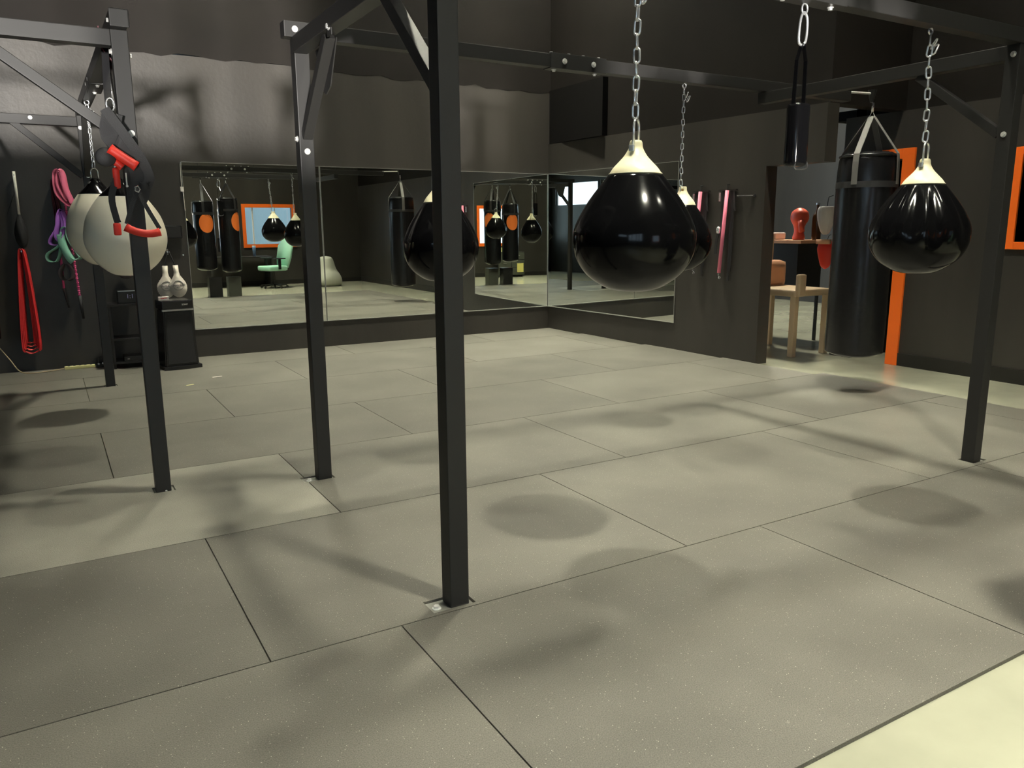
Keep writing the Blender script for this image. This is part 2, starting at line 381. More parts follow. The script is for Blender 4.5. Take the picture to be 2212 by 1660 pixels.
# ------------------------------------------------------------------ wall mirrors
def wall_mirror(p0, p1, nrm, z0, z1, label):
    p0 = Vector((*p0, 0)); p1 = Vector((*p1, 0)); n = Vector((*nrm, 0)); d = (p1 - p0); L = d.length; d.normalize()
    mid = (p0 + p1) / 2
    t = thing('wall_mirror', label, 'mirror', (mid.x, mid.y, z0), 0, 'frameless wall mirrors')
    mt = facing((0, 0, 0), d, (0, 0, 1))            # local z = d x up
    s = 1 if (Vector((mt[0][2], mt[1][2], 0)).dot(n) > 0) else -1
    h = z1 - z0
    def q(u0, u1, v0, v1, n0, n1):
        b = NB(); box(b, u0, u1, v0, v1, min(s * n0, s * n1), max(s * n0, s * n1)); b.transform(mt); return b
    obj('glass', q(-L / 2 + .004, L / 2 - .004, .004, h - .004, .001, .007), M['mirror'], t)
    b = NB()
    for a in ((-L / 2, L / 2, 0, .004), (-L / 2, L / 2, h - .004, h), (-L / 2, -L / 2 + .004, .004, h - .004), (L / 2 - .004, L / 2, .004, h - .004)):
        box(b, a[0], a[1], a[2], a[3], min(s * .001, s * .008), max(s * .001, s * .008))
    b.transform(mt); obj('polished_edge', b, M['medge'], t)
    b = NB(); box(b, -L / 2, L / 2, -.008, 0, min(0, s * .012), max(0, s * .012)); b.transform(mt); obj('bottom_channel', b, M['medge'], t)
    return t
MZ0, MZ1 = .312, 2.112
wall_mirror((1.362, WY), (2.86, WY), (0, -1), MZ0, MZ1, 'frameless wall mirror at the left end, beside the white paddles')
wall_mirror((2.868, WY), (4.30, WY), (0, -1), MZ0, MZ1, 'middle frameless mirror of the back wall')
wall_mirror((4.308, WY), (CX - .012, WY), (0, -1), MZ0, MZ1, 'frameless back wall mirror meeting the room corner')
nrw = (-1, -SL)
wall_mirror((wx(6.80), 6.80), (wx(WY - .014), WY - .014), nrw, MZ0, MZ1, 'large frameless mirror on the right-hand wall, behind the big black bag')

# ------------------------------------------------------------------ rubber mats (six by four feet)
rows = [1.19, 2.432, 3.655, 4.875, 6.055, 7.27, 8.49, WY - .03]
seams = [[-.86, .966, 2.795, 4.62, 6.37], [-1.33, .503, 2.335, 4.165, 6.0, 6.37], [-2.5, -.68, 1.15, 2.97, 4.80, 6.37], [-1.62, .21, 2.07, 3.88, 5.7, 6.24], [-.72, 1.12, 2.95, 4.78, 6.19], [-1.63, .2, 2.03, 3.86, 5.69, 6.11], [-.73, 1.1, 2.93, 4.76, 6.05]]
rown = ['front row along the bare concrete', 'second row from the front', 'third row from the front', 'fourth row from the front', 'fifth row from the front', 'sixth row from the front', 'back row along the mirrors']
ordn = ['leftmost', 'second from the left', 'third from the left', 'fourth from the left', 'fifth from the left']
POSTS = {'P1': (.430, 4.526), 'P5': (.402, 7.930), 'P2': (1.252, 4.268), 'P3': (1.220, 2.506), 'P4': (4.70, 2.511)}
HS = .0385
holes = []
for k, (x, y) in POSTS.items():
    holes.append({'P3': (x - .115, x + .060, y - .052, y + .048), 'P1': (x - .052, x + .058, y - .062, y + .045), 'P2': (x - .125, x + .055, y - .05, y + .045), 'P4': (x - .05, x + .09, y - .046, y + .05), 'P5': (x - .05, x + .055, y - .046, y + .046)}[k])
def mat_piece(x0, x1, y0, y1, cut=None):
    g = .0027
    x0 += g; x1 -= g; y0 += g; y1 -= g
    hs = [h for h in holes if h[0] < x1 and h[1] > x0 and h[2] < y1 and h[3] > y0]
    X = sorted({x0, x1} | {min(max(v, x0), x1) for h in hs for v in h[:2]}); Y = sorted({y0, y1} | {min(max(v, y0), y1) for h in hs for v in h[2:]})
    bm = NB(); vt = {}
    def V(x, y, z):
        k = (round(x, 5), round(y, 5), z)
        if k not in vt: vt[k] = bm.verts.new((x, y, z))
        return vt[k]
    solid = {}
    for i in range(len(X) - 1):
        for j in range(len(Y) - 1):
            cx, cy = (X[i] + X[i + 1]) / 2, (Y[j] + Y[j + 1]) / 2
            solid[i, j] = not any(h[0] < cx < h[1] and h[2] < cy < h[3] for h in hs)
    z1, z0 = 0, FZ
    for (i, j), s in solid.items():
        if not s: continue
        a, b, c, d = X[i], X[i + 1], Y[j], Y[j + 1]
        bm.faces.new((V(a, c, z1), V(b, c, z1), V(b, d, z1), V(a, d, z1))); bm.faces.new((V(a, c, z0), V(a, d, z0), V(b, d, z0), V(b, c, z0)))
        if not solid.get((i - 1, j)): bm.faces.new((V(a, c, z0), V(a, c, z1), V(a, d, z1), V(a, d, z0)))
        if not solid.get((i + 1, j)): bm.faces.new((V(b, c, z0), V(b, d, z0), V(b, d, z1), V(b, c, z1)))
        if not solid.get((i, j - 1)): bm.faces.new((V(a, c, z0), V(b, c, z0), V(b, c, z1), V(a, c, z1)))
        if not solid.get((i, j + 1)): bm.faces.new((V(a, d, z0), V(a, d, z1), V(b, d, z1), V(b, d, z0)))
    return bm
for r in range(7):
    xs = seams[r]
    n = len(xs) - 1
    k0 = 0
    if r == 2: k0 = 1
    for i in range(k0, n):
        x0, x1 = xs[i], xs[i + 1]
        light = (r == 2 and i == 1)
        o = obj('rubber_mat', mat_piece(x0, x1, rows[r], rows[r + 1]), M['matlight'] if light else M['mat'])
        if light: l = 'pale smooth-faced rubber floor mat between the two left rack posts'
        else:
            l = 'black rubber mat in the %s, %s' % (rown[r], 'last on the right' if i == n - 1 else ordn[i - k0])
        tag(o, l, 'floor mat', 'rubber floor mats')
# small pale tape scraps on the mats
for (x, y, a, s) in ((1.03, 7.57, .3, 1.0), (1.32, 7.86, .2, 1.3)):
    b_ = NB(); box(b_, -.035 * s, .035 * s, -.011, .011, 0, .0012); b_.transform(Matrix.Rotation(a, 4, 'Z'))
    tag(obj('tape_scrap', b_, M['yellow'] if s == 1 else M['clothwhite'], loc=(x, y, .0002)), ['yellow scrap of tape on the mat in front of the speaker', 'greyish scrap of tape on the mat beyond the yellow one'][s > 1], 'tape')

# ------------------------------------------------------------------ steel racks
BW = .077
def hexbolt(bm, p, d, r=.011, h=.012):
    p = Vector(p); d = Vector(d); cyl(bm, p, p + d * .003, r * 1.45, 14); cyl(bm, p + d * .003, p + d * h, r, 6)
def post(t, p, z1, label=None):
    x, y = p
    o = obj('post', B(x - BW / 2, x + BW / 2, y - BW / 2, y + BW / 2, FZ + .006, z1, .004), M['steel'], t)
    return o
def bolt(t, p, d, r=.011):
    b = NB(); hexbolt(b, p, d, r); return obj('bolt', b, M['bolt'], t, loc=None)
def beam(t, p, q, name='beam'):
    b = NB(); bar(b, p, q, BW, BW); return obj(name, b, M['steel'], t)
def brace(t, p, q, wd):
    """two-inch strut; flat steel feel"""
    b = NB(); bar(b, p, q, .05, .05, wd, .003); return obj('brace', b, M['steel'], t)
ZT, ZL = 2.400, 2.322     # centre heights of upper and lower beams
t = thing('bag_rack', 'large black square-tube steel bag rack standing on the mats in the middle of the room', 'bag rack', (1.22, 2.506, 0))
t.location = (0, 0, 0)
P2, P3, P4 = POSTS['P2'], POSTS['P3'], POSTS['P4']
for p in (P2, P3, P4): post(t, p, ZT - BW / 2)
YF, YB = P3[1], P2[1]
beam(t, (P3[0] - .14, YF, ZT), (P4[0] + .13, YF, ZT))              # front beam
beam(t, (P2[0] - .085, YB, ZT), (5.62, YB, ZT))                     # back beam
beam(t, (P3[0] + .012, YF + BW / 2, ZL), (P2[0] - .012, YB - BW / 2, ZL), 'cross_beam')
beam(t, (P4[0], YF + BW / 2, ZL), (P4[0], YB + BW / 2, ZL), 'cross_beam')
brace(t, (P3[0], YF + BW / 2 + .005, 1.875), (P3[0] + .005, YF + .50, ZL - BW / 2), (1, 0, 0))
brace(t, (P2[0], YB - BW / 2 - .005, 1.875), (P2[0] - .005, YB - .50, ZL - BW / 2), (1, 0, 0))
brace(t, (P4[0], YF + BW / 2 + .005, 1.895), (P4[0], YF + .56, ZL - BW / 2), (1, 0, 0))
# gusset plate under the left end of the back beam
b_ = NB(); prism(b_, [(-.16, 0), (.17, 0), (.10, -.20), (.03, -.23), (-.04, -.20)], -.003, .003, facing((P2[0] + .045, YB - .30, ZL - .036), (0, 1, 0), (0, 0, 1)))
obj('gusset_plate', b_, M['steel'], t)
# splices with bolts
for yy in (YF, YB):
    x0 = 2.78
    b_ = NB()
    box(b_, x0, x0 + .42, yy - BW / 2 - .006, yy + BW / 2 + .006, ZT - BW / 2 - .006, ZT + BW / 2 + .006, .002)
    obj('splice_sleeve', b_, M['steel'], t)
    for dx in (.10, .32):
        bolt(t, (x0 + dx, yy - BW / 2 - .006, ZT), (0, -1, 0), .012); bolt(t, (x0 + dx, yy + BW / 2 + .006, ZT), (0, 1, 0), .012)
    for dx in (.03, .16, .27, .39):
        bolt(t, (x0 + dx, yy, ZT + BW / 2 + .006), (0, 0, 1), .010)
    for dx in (.05, .36): bolt(t, (x0 + dx, yy, ZT - BW / 2 - .006), (0, 0, -1), .010)
for p, d in (((P4[0] - BW / 2, YF + .005, 1.89), (-1, 0, 0)), ((P4[0] - BW / 2, YF, 2.31), (-1, 0, 0)), ((P2[0] - BW / 2, YB, 1.865), (-1, 0, 0)), ((P2[0], YB - BW / 2, 1.80), (0, -1, 0)), ((P2[0] - BW / 2, YB - .28, ZL), (-1, 0, 0)), ((P3[0] + BW / 2, YF, 1.86), (1, 0, 0)), ((P2[0] - .03, YB - BW / 2, ZT), (0, -1, 0)), ((P2[0] + BW / 2 + .02, YB - BW / 2 - .0, ZT), (0, -1, 0))): bolt(t, p, d)
b_ = NB(); box(b_, P4[0] + BW / 2 + .0, P4[0] + BW / 2 + .13, YF - BW / 2 - .006, YF - BW / 2 - .001, 2.26, 2.36); obj('joint_plate', b_, M['steel'], t)
# bracket over cross beam next to the back left post
b_ = NB(); yb_ = YB - .62
box(b_, P2[0] - BW / 2 - .006, P2[0] - BW / 2 - .001, yb_ - .03, yb_ + .03, ZL - .07, ZL + .045); box(b_, P2[0] - BW / 2 - .006, P2[0] + BW / 2 + .006, yb_ - .03, yb_ + .03, ZL + BW / 2, ZL + BW / 2 + .006)
obj('clamp_bracket', b_, M['steel'], t); bolt(t, (P2[0] - BW / 2 - .006, yb_, ZL - .03), (-1, 0, 0), .012)
for k in ('P2', 'P3', 'P4'):
    h = holes[list(POSTS).index(k)]
    obj('base_plate', B(h[0] + .006, h[1] - .006, h[2] + .005, h[3] - .005, FZ, FZ + .006), M['plate'], t)
bolt(t, (P3[0] - .085, P3[1] - .01, FZ + .006), (0, 0, 1), .012); bolt(t, (P2[0] - .085, P2[1] - .01, FZ + .006), (0, 0, 1), .012); bolt(t, (P4[0] + .07, P4[1], FZ + .006), (0, 0, 1), .010)
# thin arm at the far end of the back beam carrying the tall bag
b_ = NB(); tube(b_, smoothpath([(5.60, YB, 2.435), (5.85, YB, 2.445), (5.94, YB, 2.45)], 4), .009, 8); obj('end_rod', b_, M['bolt'], t)
b_ = NB(); cyl(b_, (5.93, YB, 2.475), (5.93, YB, 2.38), .035, 16, .012); obj('end_socket', b_, M['steel'], t)

t2 = thing('bag_rack', 'black square-tube steel rack on the left carrying the two white bags', 'bag rack')
P1, P5 = POSTS['P1'], POSTS['P5']
XA = P1[0]
post(t2, P1, ZT - BW / 2); post(t2, P5, ZT - BW / 2)
beam(t2, (XA - .003, P1[1] - .10, ZT), (P5[0], P5[1] + .13, ZT))
beam(t2, (P1[0] - BW / 2, P1[1], ZL), (-3.0, P1[1], ZL), 'cross_beam'); beam(t2, (P5[0] - BW / 2, P5[1], ZL - .012), (-3.0, P5[1], ZL - .012), 'cross_beam')
for k in ((-3.0, P1[1]), (-3.0, P5[1])):
    obj('post', B(k[0] - BW / 2, k[0] + BW / 2, k[1] - BW / 2, k[1] + BW / 2, FZ, ZL + BW / 2, .004), M['steel'], t2)
brace(t2, (P1[0] - BW / 2 - .0, P1[1], 1.86), (P1[0] - .62, P1[1], ZL - BW / 2 + .01), (0, 1, 0))
brace(t2, (P5[0] - BW / 2 - .0, P5[1], 1.86), (P5[0] - .52, P5[1], ZL - BW / 2 + .01), (0, 1, 0))
brace(t2, (P1[0], P1[1] + BW / 2, 1.87), (P1[0], P1[1] + .50, ZT - BW / 2), (1, 0, 0))
brace(t2, (P5[0], P5[1] - BW / 2, 1.87), (P5[0], P5[1] - .50, ZT - BW / 2), (1, 0, 0))
b_ = NB(); box(b_, XA - BW / 2 - .005, XA + BW / 2 + .005, P1[1] - .108, P1[1] - .10, ZT - BW / 2 - .002, ZT + BW / 2 + .004, .006); obj('end_cap', b_, M['steel'], t2)
for p, d in (((XA, P1[1] - .03, ZT + BW / 2), (0, 0, 1)), ((XA - BW / 2, P1[1] - .03, ZT), (-1, 0, 0)), ((XA + BW / 2, P1[1] - .03, ZT), (1, 0, 0)), ((XA + BW / 2, P1[1], 2.25), (1, 0, 0)), ((XA - BW / 2, P1[1] - .01, 2.26), (-1, 0, 0)), ((XA + .012, P1[1] - BW / 2, 1.875), (0, -1, 0)), ((P5[0], P5[1] - BW / 2, 1.86), (0, -1, 0)), ((P5[0] - .38, P5[1] - BW / 2, ZL), (0, -1, 0)), ((P5[0] - .02, P5[1] - BW / 2, 2.26), (0, -1, 0)), ((P1[0] - .95, P1[1] - BW / 2, ZL), (0, -1, 0))): bolt(t2, p, d)
x0 = 6.15
b_ = NB(); box(b_, XA - BW / 2 - .006, XA + BW / 2 + .006, x0, x0 + .42, ZT - BW / 2 - .006, ZT + BW / 2 + .006, .002); obj('splice_sleeve', b_, M['steel'], t2)
for dy in (.1, .32): bolt(t2, (XA - BW / 2 - .006, x0 + dy, ZT), (-1, 0, 0), .012)
for dy in (.05, .36): bolt(t2, (XA, x0 + dy, ZT - BW / 2 - .006), (0, 0, -1), .010)
for k in ('P1', 'P5'):
    h = holes[list(POSTS).index(k)]
    obj('base_plate', B(h[0] + .006, h[1] - .006, h[2] + .005, h[3] - .005, FZ, FZ + .006), M['plate'], t2)
bolt(t2, (P1[0] + .01, P1[1] - .052, FZ + .006), (0, 0, 1), .006)

# ------------------------------------------------------------------ chains
def link_mesh(L=.050, W=.026, r=.0038):
    bm = NB(); pts = []
    R = W / 2 - r; S2 = L / 2 - W / 2 + r * .3
    for k in range(7): a = PI * k / 6; pts.append((R * math.cos(a), 0, S2 + R * math.sin(a)))
    for k in range(7): a = PI + PI * k / 6; pts.append((R * math.cos(a), 0, -S2 + R * math.sin(a)))
    tube(bm, pts, r, 7, True); me = bpy.data.meshes.new('chain_link'); bm.to_mesh(me); bm.free(); me.materials.append(M['chain'])
    for p in me.polygons: p.use_smooth = True
    return me
def chain(x, y, ztop, zbot, label, L=.05, lean=(0, 0), tails=2, kind='chain', rot0=.6, grp='silver hanging chains'):
    t = thing('hanging_chain', label, 'chain', (x, y, ztop), 0, grp)
    me = link_mesh(L, L * .52, L * .078)
    pitch = L - 2 * L * .078 - .001
    # hook through the beam
    b = NB(); tube(b, [(0, 0, .0), (0, 0, -.002)], .006, 8)
    tube(b, [(.016 * math.sin(a), 0, -.014 + .016 * math.cos(a)) for a in [i * PI / 6 for i in range(11)]], .005, 8)
    obj('eye_hook', b, M['chain'], t, True)
    n = int((ztop - .03 - zbot) / pitch) + 1; pitch = (ztop - .03 - zbot) / n
    for i in range(n):
        o = bpy.data.objects.new('chain_link', me); C.objects.link(o); o.parent = t
        f = (i + .5) / n
        o.location = (lean[0] * f, lean[1] * f, -.03 - (i + .5) * pitch)
        o.rotation_euler = (random.uniform(-.06, .06), random.uniform(-.09, .09), rot0 + (PI / 2) * (i % 2) + random.uniform(-.15, .15))
    for k in range(tails):
        o = bpy.data.objects.new('chain_link', me); C.objects.link(o); o.parent = t
        o.location = (.018 + .012 * k, -.012, -.075 - .025 * k); o.rotation_euler = (.5, -.9 + .9 * k, .5 + 1.0 * k)
    return t
# ------------------------------------------------------------------ teardrop bags
PROF = [(.0, 0), (.29, .010), (.51, .042), (.77, .118), (.94, .225), (1.0, .343), (.96, .45), (.75, .61), (.42, .785)]
CAPP = [(.415, .785), (.36, .82), (.27, .86), (.18, .90), (.11, .948), (.095, .985), (.075, 1.0)]
PROFW = [(0, 0), (.30, .012), (.50, .05), (.75, .14), (.93, .26), (1.0, .38), (.97, .50), (.88, .62), (.72, .73), (.55, .82)]
CAPW = [(.545, .82), (.40, .87), (.25, .92), (.14, .97), (.10, 1.0)]
def rot_to(bm, a): bm.transform(Matrix.Rotation(a, 4, 'Z')); return bm
def teardrop(x, y, z0, z1, R, label, wrinkle=0, tab=False, body='vinyl', cap='cream', ang=.55, ph=0., seam=True):
    H = z1 - z0
    t = thing('teardrop_bag', label, 'punching bag', (x, y, z0), ang, 'teardrop punching bags')
    pr = interp([(r * R, h * H) for r, h in (PROFW if body == 'white' else PROF)], 5)
    def fr(th, tt, r):
        if not wrinkle: return r
        hgt = max(0, min(1, (tt - .48) / .25)) * max(0, min(1, (1.0 - tt) / .10))
        wv = 0
        for (c, wd, am) in ((ph, .16, 1.0), (ph + .45, .13, .8), (ph - .5, .15, .7), (ph + 1.2, .14, .6), (ph - 1.15, .14, .7), (ph + 2.2, .2, .8), (ph + 3.3, .2, .8)):
            dd = (th - c + PI) % (2 * PI) - PI
            wv += am * math.exp(-(dd / wd) ** 2)
        return r * (1 - wrinkle * wv * hgt)
    obj('bag_body', lathe(NB(), pr, 96 if wrinkle else 64, fr), M[body], t, True)
    cp = interp([(r * R * (1.0) + .0015, h * H) for r, h in (CAPW if body == 'white' else CAPP)], 4)
    def fc(th, tt, r):                       # flatten top into a tab
        return r * (1 + tt * .55 * (abs(math.cos(th)) - .45))
    b = lathe(NB(), cp, 48, fc)
    obj('bag_cap', b, M[cap], t, True)
    if seam:
        b = NB(); tube(b, [((.415 * R + .002) * math.cos(a), (.415 * R + .002) * math.sin(a), .785 * H) for a in [i * 2 * PI / 40 for i in range(40)]], .0022, 6, True); obj('seam', b, M[cap], t, True)
    if tab:
        b = NB(); cyl(b, (0, -.022, .955 * H), (0, .022, .955 * H), .010, 14); obj('eyelet', b, mat('brass_eyelet', (.35, .2, .06), .4, .8), t, True)
    else:
        zc = .945 * H; b = NB()
        pts = [(-.030, 0, zc), (-.030, 0, zc + .085)] + [(-.030 * math.cos(a), 0, zc + .085 + .030 * math.sin(a)) for a in [PI * i / 8 for i in range(1, 8)]] + [(.030, 0, zc + .085), (.030, 0, zc)]
        tube(b, pts, .0055, 10); obj('shackle', b, M['chain'], t, True)
        b = NB(); cyl(b, (-.052, 0, zc), (.044, 0, zc), .007, 10); box(b, -.058, -.040, -.010, .010, zc - .012, zc + .012, .002); obj('shackle_pin', b, M['chain'], t)
    return t
ZH = ZT - BW / 2        # underside of the upper beams
A_ = teardrop(2.062, 2.52, 1.14, 1.735, .247, 'large smooth black teardrop bag nearest the camera, just right of the centre post')
chain(2.055, 2.52, ZH, 1.82, 'thick silver chain holding the large nearest black bag', .062, tails=2)
teardrop(3.975, 2.52, 1.145, 1.735, .243, 'glossy creased black teardrop bag on the far right, beside the right rack post', wrinkle=.10, ph=-2.9, ang=.2)
chain(3.92, 2.52, ZH, 1.82, 'silver chain holding the creased right-hand black bag', .062, (.04, 0), 2)
teardrop(3.925, 4.27, 1.085, 1.675, .215, 'black teardrop bag with a holed cream tab, half hidden behind the largest bag', tab=True, ang=2.3)
chain(3.905, 4.27, ZH, 1.64, 'long thin silver chain holding the half hidden black bag', .05, tails=2)
teardrop(2.035, 4.27, 1.085, 1.675, .225, 'creased black teardrop bag directly behind the centre post', wrinkle=.09, tab=True, ph=-2.2, ang=2.0)
chain(2.03, 4.27, ZH, 1.64, 'silver chain hidden behind the centre post', .05, tails=2)
# two off-white bags on the left rack; dark caps
teardrop(.425, 5.16, 1.135, 1.69, .222, 'off-white teardrop bag in front, seen behind the left rack post', body='white', cap='vinyl', seam=False)
chain(.42, 5.16, ZH, 1.78, 'short silver chain above the front off-white bag', .05, tails=1)
teardrop(.40, 6.98, 1.13, 1.79, .235, 'off-white teardrop bag further back, next to the hanging bands', wrinkle=.05, ph=-1.2, body='white', cap='vinyl', seam=False)
chain(.40, 6.98, ZH, 1.87, 'silver chain above the rear off-white bag', .055, tails=3)

# ------------------------------------------------------------------ tall black heavy bag at far right
def heavy_bag(x, y, z0, z1, R, label, strapm='strap', disc=False, zhook=None, face=PI, group=None):
    t = thing('heavy_bag', label, 'heavy bag', (x, y, z0), face, group)
    H = z1 - z0
    pr = interp([(0.01, 0), (R * .6, .005), (R * .93, .04), (R, .12), (R, H * .5), (R * 1.01, H * .8), (R * .98, H - .10), (R * .9, H - .03), (R * .7, H)], 6)
    def fr(th, tt, r):
        k = max(0, (tt - .80) / .2); return r * (1 + .05 * k * math.sin(9 * th + 2) + .035 * k * math.sin(15 * th))
    obj('bag_body', lathe(NB(), pr, 90, fr), M['vinylheavy'], t, True)
    b = NB(); ribbon(b, [((R * 1.012) * math.cos(a), (R * 1.012) * math.sin(a), H - .26) for a in [i * 2 * PI / 40 for i in range(40)]], .05, .004, (0, 0, 1), True); obj('waist_band', b, M['strap'], t)
    b = NB(); tube(b, [((R * .93) * math.cos(a), (R * .93) * math.sin(a), H - .03) for a in [i * 2 * PI / 40 for i in range(40)]], .012, 8, True); obj('rim', b, M['vinylheavy'], t, True)
    ht = (zhook or z1 + .3) - z0
    for i in range(4):
        a = PI / 4 * (2 * i) + .25
        ca, sa = math.cos(a), math.sin(a)
        b = NB(); ribbon(b, [(.02 * ca, .02 * sa, ht), ((R * .95 + .01) * ca, (R * .95 + .01) * sa, H - .02), ((R + .006) * ca, (R + .006) * sa, H - .08), ((R * 1.02 + .006) * ca, (R * 1.02 + .006) * sa, H - .26)], .048, .004, (-sa, ca, 0))
        obj('strap', b, M[strapm], t)
    b = NB(); tube(b, [(-.03, 0, ht - .01), (.03, 0, ht - .01), (0, 0, ht + .05)], .005, 8, True); obj('triangle_ring', b, M['chain'], t)
    b = NB(); tube(b, [(0, 0, ht + .04), (0, 0, ht + .11)], .010, 8); obj('swivel', b, M['chain'], t, True)
    if disc:
        b = NB(); n = 40; rr = .155
        ring = []
        c = []
        for k in range(n):
            a = 2 * PI * k / n; 
        rad = R * 1.012
        cols = 14; rowsn = 14
        vt = {}
        for i in range(rowsn + 1):
            for j in range(cols * 2 + 1):
                u = i / rowsn; a = PI * j / cols
                s = rr * u * math.cos(a); zz = rr * 1.25 * u * math.sin(a) + H * .68
                th = s / rad
                vt[i, j] = b.verts.new((rad * math.cos(th), rad * math.sin(th), zz))
        for i in range(rowsn):
            for j in range(cols * 2):
                try: b.faces.new((vt[i, j], vt[i + 1, j], vt[i + 1, j + 1], vt[i, j + 1]))
                except Exception: pass
        bmesh.ops.remove_doubles(b, verts=b.verts, dist=.0001)
        dk = obj('round_print', b, M['orangeart'], t, True); lab(dk, 'orange round print')
    return t
heavy_bag(5.955, 4.27, .29, 1.985, .235, 'tall black heavy bag with grey strap in front of the orange door frame', 'greystrap', zhook=2.27, face=-1.6)

heavy_bag(-.60, 7.93, .45, 1.80, .215, 'black heavy bag cut off by the left edge of the photo', zhook=2.14, face=.4)
# wall-side hook strap and narrow pad hanging from the front beam
t = thing('hanging_pad', 'narrow black striking pad on chrome straps below the front beam', 'punching pad', (2.99, 2.52, 0))
b_ = NB(); tube(b_, [(.018 * math.sin(a), 0, 2.335 + .022 * math.cos(a)) for a in [i * 2 * PI / 12 for i in range(12)]], .0045, 8, True); cyl(b_, (0, 0, 2.353), (0, 0, 2.3605), .005, 8); obj('eye_hook', b_, M['chain'], t, True)
b_ = NB(); tube(b_, smoothpath([(0, 0, 2.32), (-.022, 0, 2.29), (-.026, 0, 2.20), (0, 0, 2.185), (.02, 0, 2.21), (.022, 0, 2.29)], 4, True), .006, 8, True); obj('snap_hook', b_, M['chain'], t, True)
b_ = NB()
ribbon(b_, [(-.004, 0, 2.19), (-.03, 0, 2.12), (-.036, 0, 1.93)], .02, .003, (0, 1, 0)); ribbon(b_, [(.006, 0, 2.19), (.028, 0, 2.12), (.03, 0, 1.93)], .02, .003, (0, 1, 0))
obj('strap', b_, M['vinyl'], t)
b_ = NB(); box(b_, -.045, .045, -.035, .035, 1.665, 1.94, .018); obj('pad', b_, M['vinyl'], t, True)
b_ = NB(); tube(b_, smoothpath([(.043, -.02, 1.70), (.046, -.03, 1.66), (-.03, -.03, 1.652), (-.035, -.03, 1.68)], 4), .003, 6); obj('silver_piping', b_, M['silver'], t)
lab(t.children[-1], 'silver piping')

# two heavy bags over stands on the walkway right of the camera, seen in the left mirror
for i, (x, y, zt, l) in enumerate(((2.93, .95, 1.98, 'black heavy bag with full orange round print, seen in the left mirror nearer its edge'), (3.42, .98, 2.05, 'black heavy bag with its orange print turned sideways, seen in the left mirror'))):
    h = heavy_bag(x, y, .55 - .05 * i, zt, .205, l, disc=True, zhook=2.32, face=(1.45, .75)[i], group='heavy bags seen in the mirror')
t = thing('hanging_beam', 'short black steel beam hung from the ceiling above the two mirrored heavy bags', 'beam', (3.2, .95, 2.40))
b_ = NB(); bar(b_, (-.42, 0, .07), (.9, .03, .07), BW, BW); obj('beam', b_, M['steel'], t)
b_ = NB(); cyl(b_, (-.3, 0, .1), (-.3, 0, 2.0), .01, 8); obj('rod', b_, M['steel'], t)
b_ = NB(); cyl(b_, (.8, 0.03, .1), (.8, 0.03, 2.0), .01, 8); obj('rod', b_, M['steel'], t)
for i, x in enumerate((3.05, 3.44)):
    b_ = NB(); box(b_, -.13, .13, -.12, .12, 0, .42, .006)
    tt = thing('floor_stand', ['black box stand under the first mirrored heavy bag', 'dark grey box stand under the second mirrored heavy bag'][i], 'stand', (x, .95, FZ))
    obj('stand_body', b_, M['plastic'] if i == 0 else M['cabinet'], tt); obj('foot', B(-.14, .14, -.13, .13, 0, .012), M['base'], tt)

# ------------------------------------------------------------------ suspension straps on the left post
t = thing('suspension_trainer', 'black suspension straps with red grips draped over the left rack post', 'suspension trainer', (.43, 4.40, 0))
def R_(pts, w, wd=(1, 0, 0), th=.004, nm='strap', mtl='strap', par=None, n=5):
    b = NB(); ribbon(b, smoothpath(pts, n), w, th, wd); return obj(nm, b, M[mtl], par or t)
R_([(-.035, .50, 2.36), (-.06, .30, 2.10), (-.075, .08, 1.96)], .035, (1, 0, .2))
R_([(-.105, .0, 1.975), (-.04, -.02, 1.87), (.03, -.03, 1.75), (.062, -.03, 1.66), (.045, -.03, 1.615)], .046, (.8, 0, .5)); lab(t.children[-1], 'broad grey-black strap')
R_([(-.07, .02, 1.96), (-.09, .0, 1.85), (-.02, 0, 1.80), (.02, 0, 1.70), (.02, 0, 1.60), (-.0, 0, 1.55)], .09, (1, 0, 0))
R_([(-.06, .02, 1.95), (-.085, .01, 1.80), (-.13, .01, 1.74)], .03)
R_([(.035, -.02, 1.64), (.055, -.03, 1.62), (.03, -.04, 1.61), (.01, -.03, 1.62)], .03, (0, 0, 1))
R_([(-.08, -.02, 1.66), (-.115, -.03, 1.56), (-.105, -.03, 1.46), (-.098, -.03, 1.435)], .030)
R_([(.005, -.045, 1.60), (-.03, -.05, 1.52), (-.062, -.05, 1.43)], .022)
R_([(.0, -.045, 1.60), (.03, -.05, 1.52), (.085, -.05, 1.405)], .020)
def grip(p, q, r, label, sag=0):
    b = NB(); P = Vector(p); Q = Vector(q); pts = []
    for i in range(9):
        u = i / 8; pts.append(P.lerp(Q, u) + Vector((0, 0, -sag * 4 * u * (1 - u))))
    tube(b, pts, [r * (1.12 if i in (0, 8) else 1.0) for i in range(9)], 14); o = obj('handle', b, M['red'], t, True); lab(o, label); return o
grip((-.105, -.05, 1.785), (.006, -.06, 1.705), .024, 'upper red grip, slanting')
grip((-.105, -.03, 1.745), (-.055, -.035, 1.70), .017, 'short red grip under the upper one')
grip((-.07, -.055, 1.415), (.085, -.055, 1.39), .019, 'lowest red grip, bowed across the post', .018)
b_ = NB(); box(b_, -.122, -.088, -.045, -.025, 1.375, 1.435, .008); lab(obj('strap_end', b_, M['red'], t, True), 'red strap end tab')
b_ = NB(); box(b_, -.10, -.068, -.03, -.0, 1.60, 1.70, .012); lab(obj('red_sleeve', b_, M['red'], t, True), 'red sleeve')
